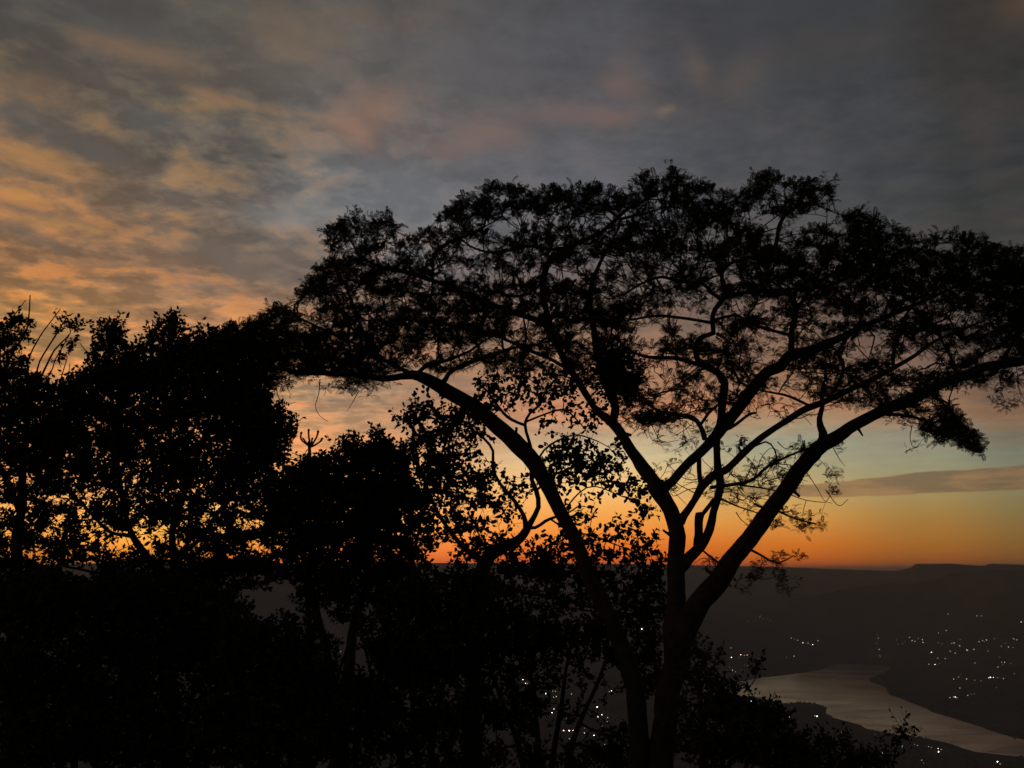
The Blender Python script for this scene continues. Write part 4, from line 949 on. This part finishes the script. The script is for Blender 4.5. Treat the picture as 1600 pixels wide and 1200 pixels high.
# the left-hand dense tree
broad_tree('broadleaf_tree', 'tall dense two-peaked broadleaved tree left of the acacia, sunset glowing through its lower leaves', 'tree', 262, 13.6,
 [([(266,'G',44),(266,1010,24),(264,950,18),(262,915,17),(245,885,14),(222,860,13),(207,838,11),(196,800,9),(185,740,8),(180,680,7),(176,620,5),(178,560,3)],[0,.1,.3],'trunk'),
  ([(262,915,14),(272,880,13),(268,845,12),(280,800,11),(300,740,10),(320,680,8),(330,630,6),(330,570,4),(270,530,3)],[0,.4,.6]),
  ([(272,870,9),(305,850,8),(340,800,8),(380,750,7),(410,700,6),(425,650,4)],[0,-.5,-.8]),
  ([(300,740,7),(270,690,7),(255,640,6),(255,580,5),(262,530,3)],[.3,-.4]),
  ([(205,838,7),(170,830,6),(140,800,6),(110,770,5),(90,740,4)],[.2,.7]),
  ([(240,880,7),(200,900,6),(150,895,5),(100,885,4)],[0,-.3]),
  ([(268,905,7),(310,900,7),(350,910,6),(385,918,5),(420,905,3)],[0,.3])],
 [(170,545,27,30,50,.3),(176,520,16,18,14,.2),(195,590,50,24,80,.5),(262,540,32,32,66,.3),(262,512,18,16,14,.2),(272,500,8,8,5,.1),(310,552,34,24,60,.4),(315,530,10,14,7,.1),(350,540,28,20,40,.4),(285,580,70,24,110,.5),(285,600,120,50,480,.7),(150,610,50,40,140,.6),(375,628,50,50,210,.6),(415,680,36,52,190,.5),
  (447,668,12,22,14,.2),(300,680,130,60,560,.8),(160,690,60,60,190,.7),(240,760,150,45,330,.8),(390,750,55,40,150,.6),(130,800,60,40,70,.6),(220,815,70,32,80,.6),(320,815,80,40,150,.6),(400,820,50,40,100,.5),(185,880,40,22,45,.4),(120,860,40,22,45,.4),(340,880,60,18,70,.4),(400,885,40,16,45,.4),
  (270,868,66,18,48,.3),(350,850,50,20,50,.4),(300,900,60,14,60,.4),(385,915,30,8,14,.3),(210,915,70,22,80,.4),(310,930,50,18,46,.4),(160,940,50,20,50,.4)],
 leaf=0.088, per=11, thin=1.75, seed=6, upw=0.6, shoot_len=0.20)

# far-left tree with bare shoots
broad_tree('thicket_tree', 'thicket tree at the left edge with bare upright shoots above its leaves', 'tree', 20, 12.8,
 [([(20,'G',40),(22,1000,22),(25,900,18),(30,800,14),(38,720,12),(45,650,10),(52,610,7),(66,585,4),(85,548,3),(102,530,2.4),(108,522,1.6)],[0,0,.2],'trunk'),
  ([(30,800,10),(5,740,9),(-20,680,7),(-15,620,5),(5,580,4),(27,540,3),(40,520,3),(45,497,2.6),(47,461,1.8)],[0,-.2]),
  ([(40,640,5),(46,600,3.6),(44,565,3),(63,524,2.6),(94,483,1.6)],[0.1,-.3]),
  ([(48,620,5),(56,590,3.4),(62,565,3),(80,535,3),(92,517,2.6),(103,497,1.6)],[.1,.4]),
  ([(5,600,4),(0,560,3),(2,530,3),(10,510,2.6),(24,490,2),(40,469,1.4)],[-.2,.1]),
  ([(94,615,3),(94,597,2.4),(105,559,1.6)],[.2]),
  ([(158,610,2.4),(153,593,2.4),(146,574,2),(138,555,1.6),(125,536,1.2)],[.3]),
  ([(52,640,4),(70,620,3),(100,600,3),(125,590,3),(143,574,2.4),(148,560,1.4)],[.1,.3]),
  ([(107,610,2),(107,593,1.8),(109,568,1.2)],[.2]),
  ([(30,780,7),(60,750,6),(95,720,5),(110,680,4)],[0,.5]),
  ([(-15,640,4),(-20,580,3),(-10,530,2.4),(-4,490,1.6)],[-.2]),
  ([(58,600,3),(78,585,2.4),(86,562,2.2),(96,545,1.8),(110,520,1.6)],[.3,.1])],
 [(120,506,16,7,6,.2),(98,498,8,6,2,.2),(92,520,10,10,3,.2),(18,520,24,26,34,.3),(0,560,40,32,70,.4),(10,610,60,34,170,.5),(70,625,50,26,80,.5),(125,622,36,18,36,.4),(30,680,80,46,340,.6),(100,680,40,40,120,.5),(20,745,70,40,190,.6),(90,740,40,26,50,.5),(25,800,60,30,52,.5),(85,810,40,26,40,.5),(30,835,60,34,40,.5),
  (20,850,50,26,44,.5),(70,870,45,26,48,.5),(20,900,60,26,110,.5),(90,920,50,24,80,.5),(36,505,16,8,6,.2),(115,540,10,8,4,.2),(128,598,16,8,9,.2),(88,560,8,6,3,.1)],
 leaf=0.078, per=10, thin=1.75, seed=8, upw=0.3, shoot_len=0.14)

# middle thicket with pale stems
broad_tree('broadleaf_tree', 'rounded dark broadleaved tree in the middle thicket with pale slanting stems below', 'tree', 540, 12.9,
 [([(536,'G',40),(534,1141,26),(541,1060,20),(553,985,15),(566,932,12),(575,885,11),(582,840,10),(585,790,9),(590,740,6)],[0,0,.2],'trunk'),
  ([(528,'G',30),(524,1130,20),(519,1079,16),(509,1016,14),(494,954,14),(480,900,12),(474,860,11),(470,800,9),(480,750,6)],[0,.1,-.2],'trunk'),
  ([(548,'G',22),(556,1172,13),(575,1110,12),(594,1054,11),(619,1010,10),(628,954,8),(640,900,7),(650,850,6),(660,800,4)],[-.2,-.2,.2],'trunk'),
  ([(585,800,7),(610,760,6),(628,720,5),(635,690,3)],[.2,.4]),
  ([(472,800,7),(440,770,6),(420,740,4)],[0,.3])],
 [(590,740,52,46,290,.5),(562,712,30,20,60,.3),(612,712,36,20,60,.3),(545,694,16,12,14,.2),(590,680,10,12,8,.2),(500,745,44,30,100,.5),(480,735,30,16,30,.3),(510,722,22,14,22,.2),(460,780,50,40,190,.6),(530,800,90,50,470,.7),(610,800,60,45,200,.6),(440,840,40,40,110,.5),(520,860,70,34,210,.6),(600,865,55,30,120,.5),
  (465,895,40,18,55,.4),(640,870,30,30,60,.4),(540,905,50,20,60,.4),(610,905,36,20,44,.4),(492,932,34,24,46,.3),(545,948,34,28,50,.3),(592,935,30,26,40,.3)],
 leaf=0.085, per=10, thin=1.6, seed=9, upw=0.5, shoot_len=0.13)

# candelabra euphorbia
ED = 16.5
eb_ = P(484, 1000, ED); ez = height1(eb_[0], eb_[1])
er = thing('candelabra_tree', 'small candelabra-shaped succulent tree with bare upturned arms above the middle thicket', 'tree', (float(eb_[0]), float(eb_[1]), ez - 0.03))
egy = 600 - F * math.tan(math.atan2(ez - CAMZ, ED) - PITCH) + 4
add_limb(er, 'trunk', [(484,egy,12),(484,900,9),(484,760,7),(484,720,6.5),(484,698,6),(483,690,5.5)], [ED], M_SUCC, sides=10, lump=.08)
for k, arm in enumerate([[(483,694,5),(483,684,3.6),(482.5,676,3.4),(482.5,671.5,4.6)],[(484,697,5),(476,692,3.6),(470.5,686,3.4),(470.5,680,3.2),(471,676,4.6)],[(484,697,5),(491,690,3.6),(495,682,3.4),(497,673.5,4.6)],[(484,698,5),(493,695,3.6),(499,690.5,3.4),(503.5,685,4.6)],[(484,697,4),(479,692,3.6),(476,688,3.0),(473.5,685.5,3.6)],[(485,697,4),(487,690,3.2),(488,685,3.8)]]):
    add_limb(er, 'arm', arm, [ED, ED + (.3 if k % 2 else -.3)], M_SUCC, step=0.03, sides=8, lump=.05, seed=k)

# shrubs of the foreground and the slope
def shrub(label, x, D, regs, seed, leaf=0.07, per=11, stems=None, single=None, thin=1.0, clump=0.88):
    b = P(x, 1000, D); 
    if stems is None:
        top = min(r[1] for r in regs)
        stems = [([(x + o * 8, 'G', 16), (x + o * 30, 1180, 10), (x + o * 60, 1080, 7), (x + o * 80, (top + 1050) / 2, 4)], [0, o * .3], 'stem') for o in (-1.2, -.3, .5, 1.3)]
    return broad_tree('shrub', label, 'shrub', x, D, stems, regs, leaf=leaf, per=per, seed=seed, mt=M_SHRUB, upw=0.55, shoot_len=0.15, thin=thin, clump=clump, group='shrubs of the dark slope below the trees', single=single)
shrub('black leafy shrub filling the bottom left corner', 80, 10.2, [(40,1130,130,110,420,.6),(60,1010,130,60,330,.5),(150,1110,110,100,330,.5),(30,940,80,34,130,.4),(110,950,70,34,110,.3)], 31, thin=1.7, clump=.3)
shrub('black leafy shrub at the bottom edge below the two-peaked tree', 270, 10.6, [(270,1110,120,110,420,.6),(250,1000,110,50,220,.5),(330,1010,80,46,130,.4),(180,940,70,30,120,.4),(290,945,80,30,120,.4),(215,925,40,16,40,.3)], 32, thin=1.7, clump=.3)
shrub('black leafy shrub at the bottom edge in front of the pale slanting stems', 440, 9.6, [(420,1130,110,90,380,.5),(400,1030,70,50,130,.4),(470,1110,60,80,150,.5),(360,1000,40,30,40,.3),(450,1000,50,34,60,.3),(455,1050,40,40,60,.3),(350,965,40,24,40,.3),(500,1040,30,40,40,.3),(520,1120,30,60,50,.3)], 33, thin=1.6, clump=.3)
shrub('black leafy shrub at the bottom edge right of the pale slanting stems', 660, 10.4, [(670,1120,110,100,420,.5),(680,1010,100,50,260,.5),(620,960,40,34,36,.4),(700,930,60,34,90,.4),(740,965,50,30,60,.4),(580,1130,40,80,90,.4),(640,1030,40,34,60,.3),(600,1000,40,40,50,.3),(640,935,50,26,60,.3),(755,930,50,26,70,.3)], 34, thin=1.6, clump=.4)
shrub('black leafy shrub with lights twinkling through its leaves, left of the acacia stems', 850, 10.9, [(790,1150,60,70,150,.5),(790,1010,60,60,170,.4),(850,980,60,40,120,.4),(910,1000,60,40,110,.4),(960,1040,30,40,34,.3),(870,1050,80,24,46,.4),(820,1100,30,30,16,.3),(900,1100,60,30,22,.4),(880,1185,100,22,90,.4),(965,1170,30,40,60,.3),(1000,1010,24,36,40,.3),(1015,1060,18,30,30,.2)], 35, thin=1.15)
shrub('black leafy shrub hugging the right foot of the acacia with twigs reaching over the lake', 1120, 8.8,
  [(1100,1130,55,80,170,.4),(1150,1150,70,56,170,.4),(1090,1050,30,40,40,.3),(1085,1020,16,16,10,.2),(1112,1072,26,16,20,.3),(1118,1104,30,20,36,.3),(1200,1165,60,40,120,.4),(1230,1180,60,30,100,.3),(1170,1120,40,22,36,.3),(1184,1040,6,9,4,.05),(1184,1050,5,6,3,.05),(1125,1030,8,8,3,.1),(1150,1074,12,7,4,.1),(1165,1078,8,5,3,.1),(1150,1116,40,12,30,.2),(1190,1122,36,14,34,.2)], 36, thin=1.2, leaf=0.055, per=9,
  stems=[([(1100,'G',14),(1098,1180,10),(1095,1100,8),(1090,1040,4)],[0,.1],'stem'),([(1110,'G',12),(1130,1180,8),(1150,1120,6),(1160,1090,3)],[0,.2],'stem'),
         ([(1092,1080,4),(1110,1046,3),(1122,1036,2),(1132,1028,1.2)],[0]),([(1100,1090,5),(1130,1062,3),(1160,1075,2.4),(1176,1068,1.8),(1182,1052,1.4),(1185,1036,1)],[0,-.1]),([(1130,'G',12),(1170,1190,7),(1210,1165,5),(1235,1160,3)],[0,.2],'stem')])
shrub('low black shrub on the bottom edge below the lake', 1310, 9.4, [(1270,1190,50,30,90,.3),(1320,1192,50,26,90,.3),(1290,1165,26,14,20,.2),(1240,1175,30,24,40,.3),(1345,1185,22,14,18,.2),(1215,1140,20,16,14,.2),(1205,1112,10,8,4,.1)], 37, leaf=0.05, per=9,
  stems=[([(1310,'G',12),(1300,1220,8),(1280,1190,4)],[0],'stem'),([(1312,'G',12),(1325,1220,8),(1330,1190,4)],[0],'stem'),([(1300,1230,6),(1250,1200,4),(1215,1140,2)],[0,.2],'stem')])
shrub('small black sprig poking up from the bottom edge in front of the lake', 1400, 9.0, [(1412,1142,10,10,10,.08),(1400,1158,8,8,5,.08),(1390,1180,14,14,12,.1),(1415,1155,5,6,3,.05),(1380,1195,20,14,16,.1)], 38, leaf=0.05, per=8,
  stems=[([(1398,'G',8),(1396,1220,5),(1396,1190,3.4),(1402,1165,2.4),(1411,1140,1.4)],[0],'stem'),([(1396,1210,4),(1384,1190,2),(1380,1178,1.2)],[0],'stem')])

# ------------------------------------------------------------------ haze
HX = 36000.0
hb = bpy.data.meshes.new('haze')
zb, zt = min(float(TZ.min()), LAKEZ) - 1.5, max(float(TZ.max()), 9.0) + 3.0
vv = [(-HX, -HX, zb), (HX, -HX, zb), (HX, HX, zb), (-HX, HX, zb), (-HX, -HX, zt), (HX, -HX, zt), (HX, HX, zt), (-HX, HX, zt)]
hb.from_pydata(vv, [], [(0, 3, 2, 1), (4, 5, 6, 7), (0, 1, 5, 4), (1, 2, 6, 5), (2, 3, 7, 6), (3, 0, 4, 7)])
mh = bpy.data.materials.new('haze_air'); mh.use_nodes = True; nt = mh.node_tree; nt.nodes.clear()
pv = nt.nodes.new('ShaderNodeVolumePrincipled'); pv.inputs['Color'].default_value = (0.72, 0.83, 0.90, 1)
pv.inputs['Density'].default_value = 7.0e-5; pv.inputs['Anisotropy'].default_value = 0.0
mo = nt.nodes.new('ShaderNodeOutputMaterial'); nt.links.new(pv.outputs[0], mo.inputs['Volume'])
link('haze', hb, mh, kind='stuff')
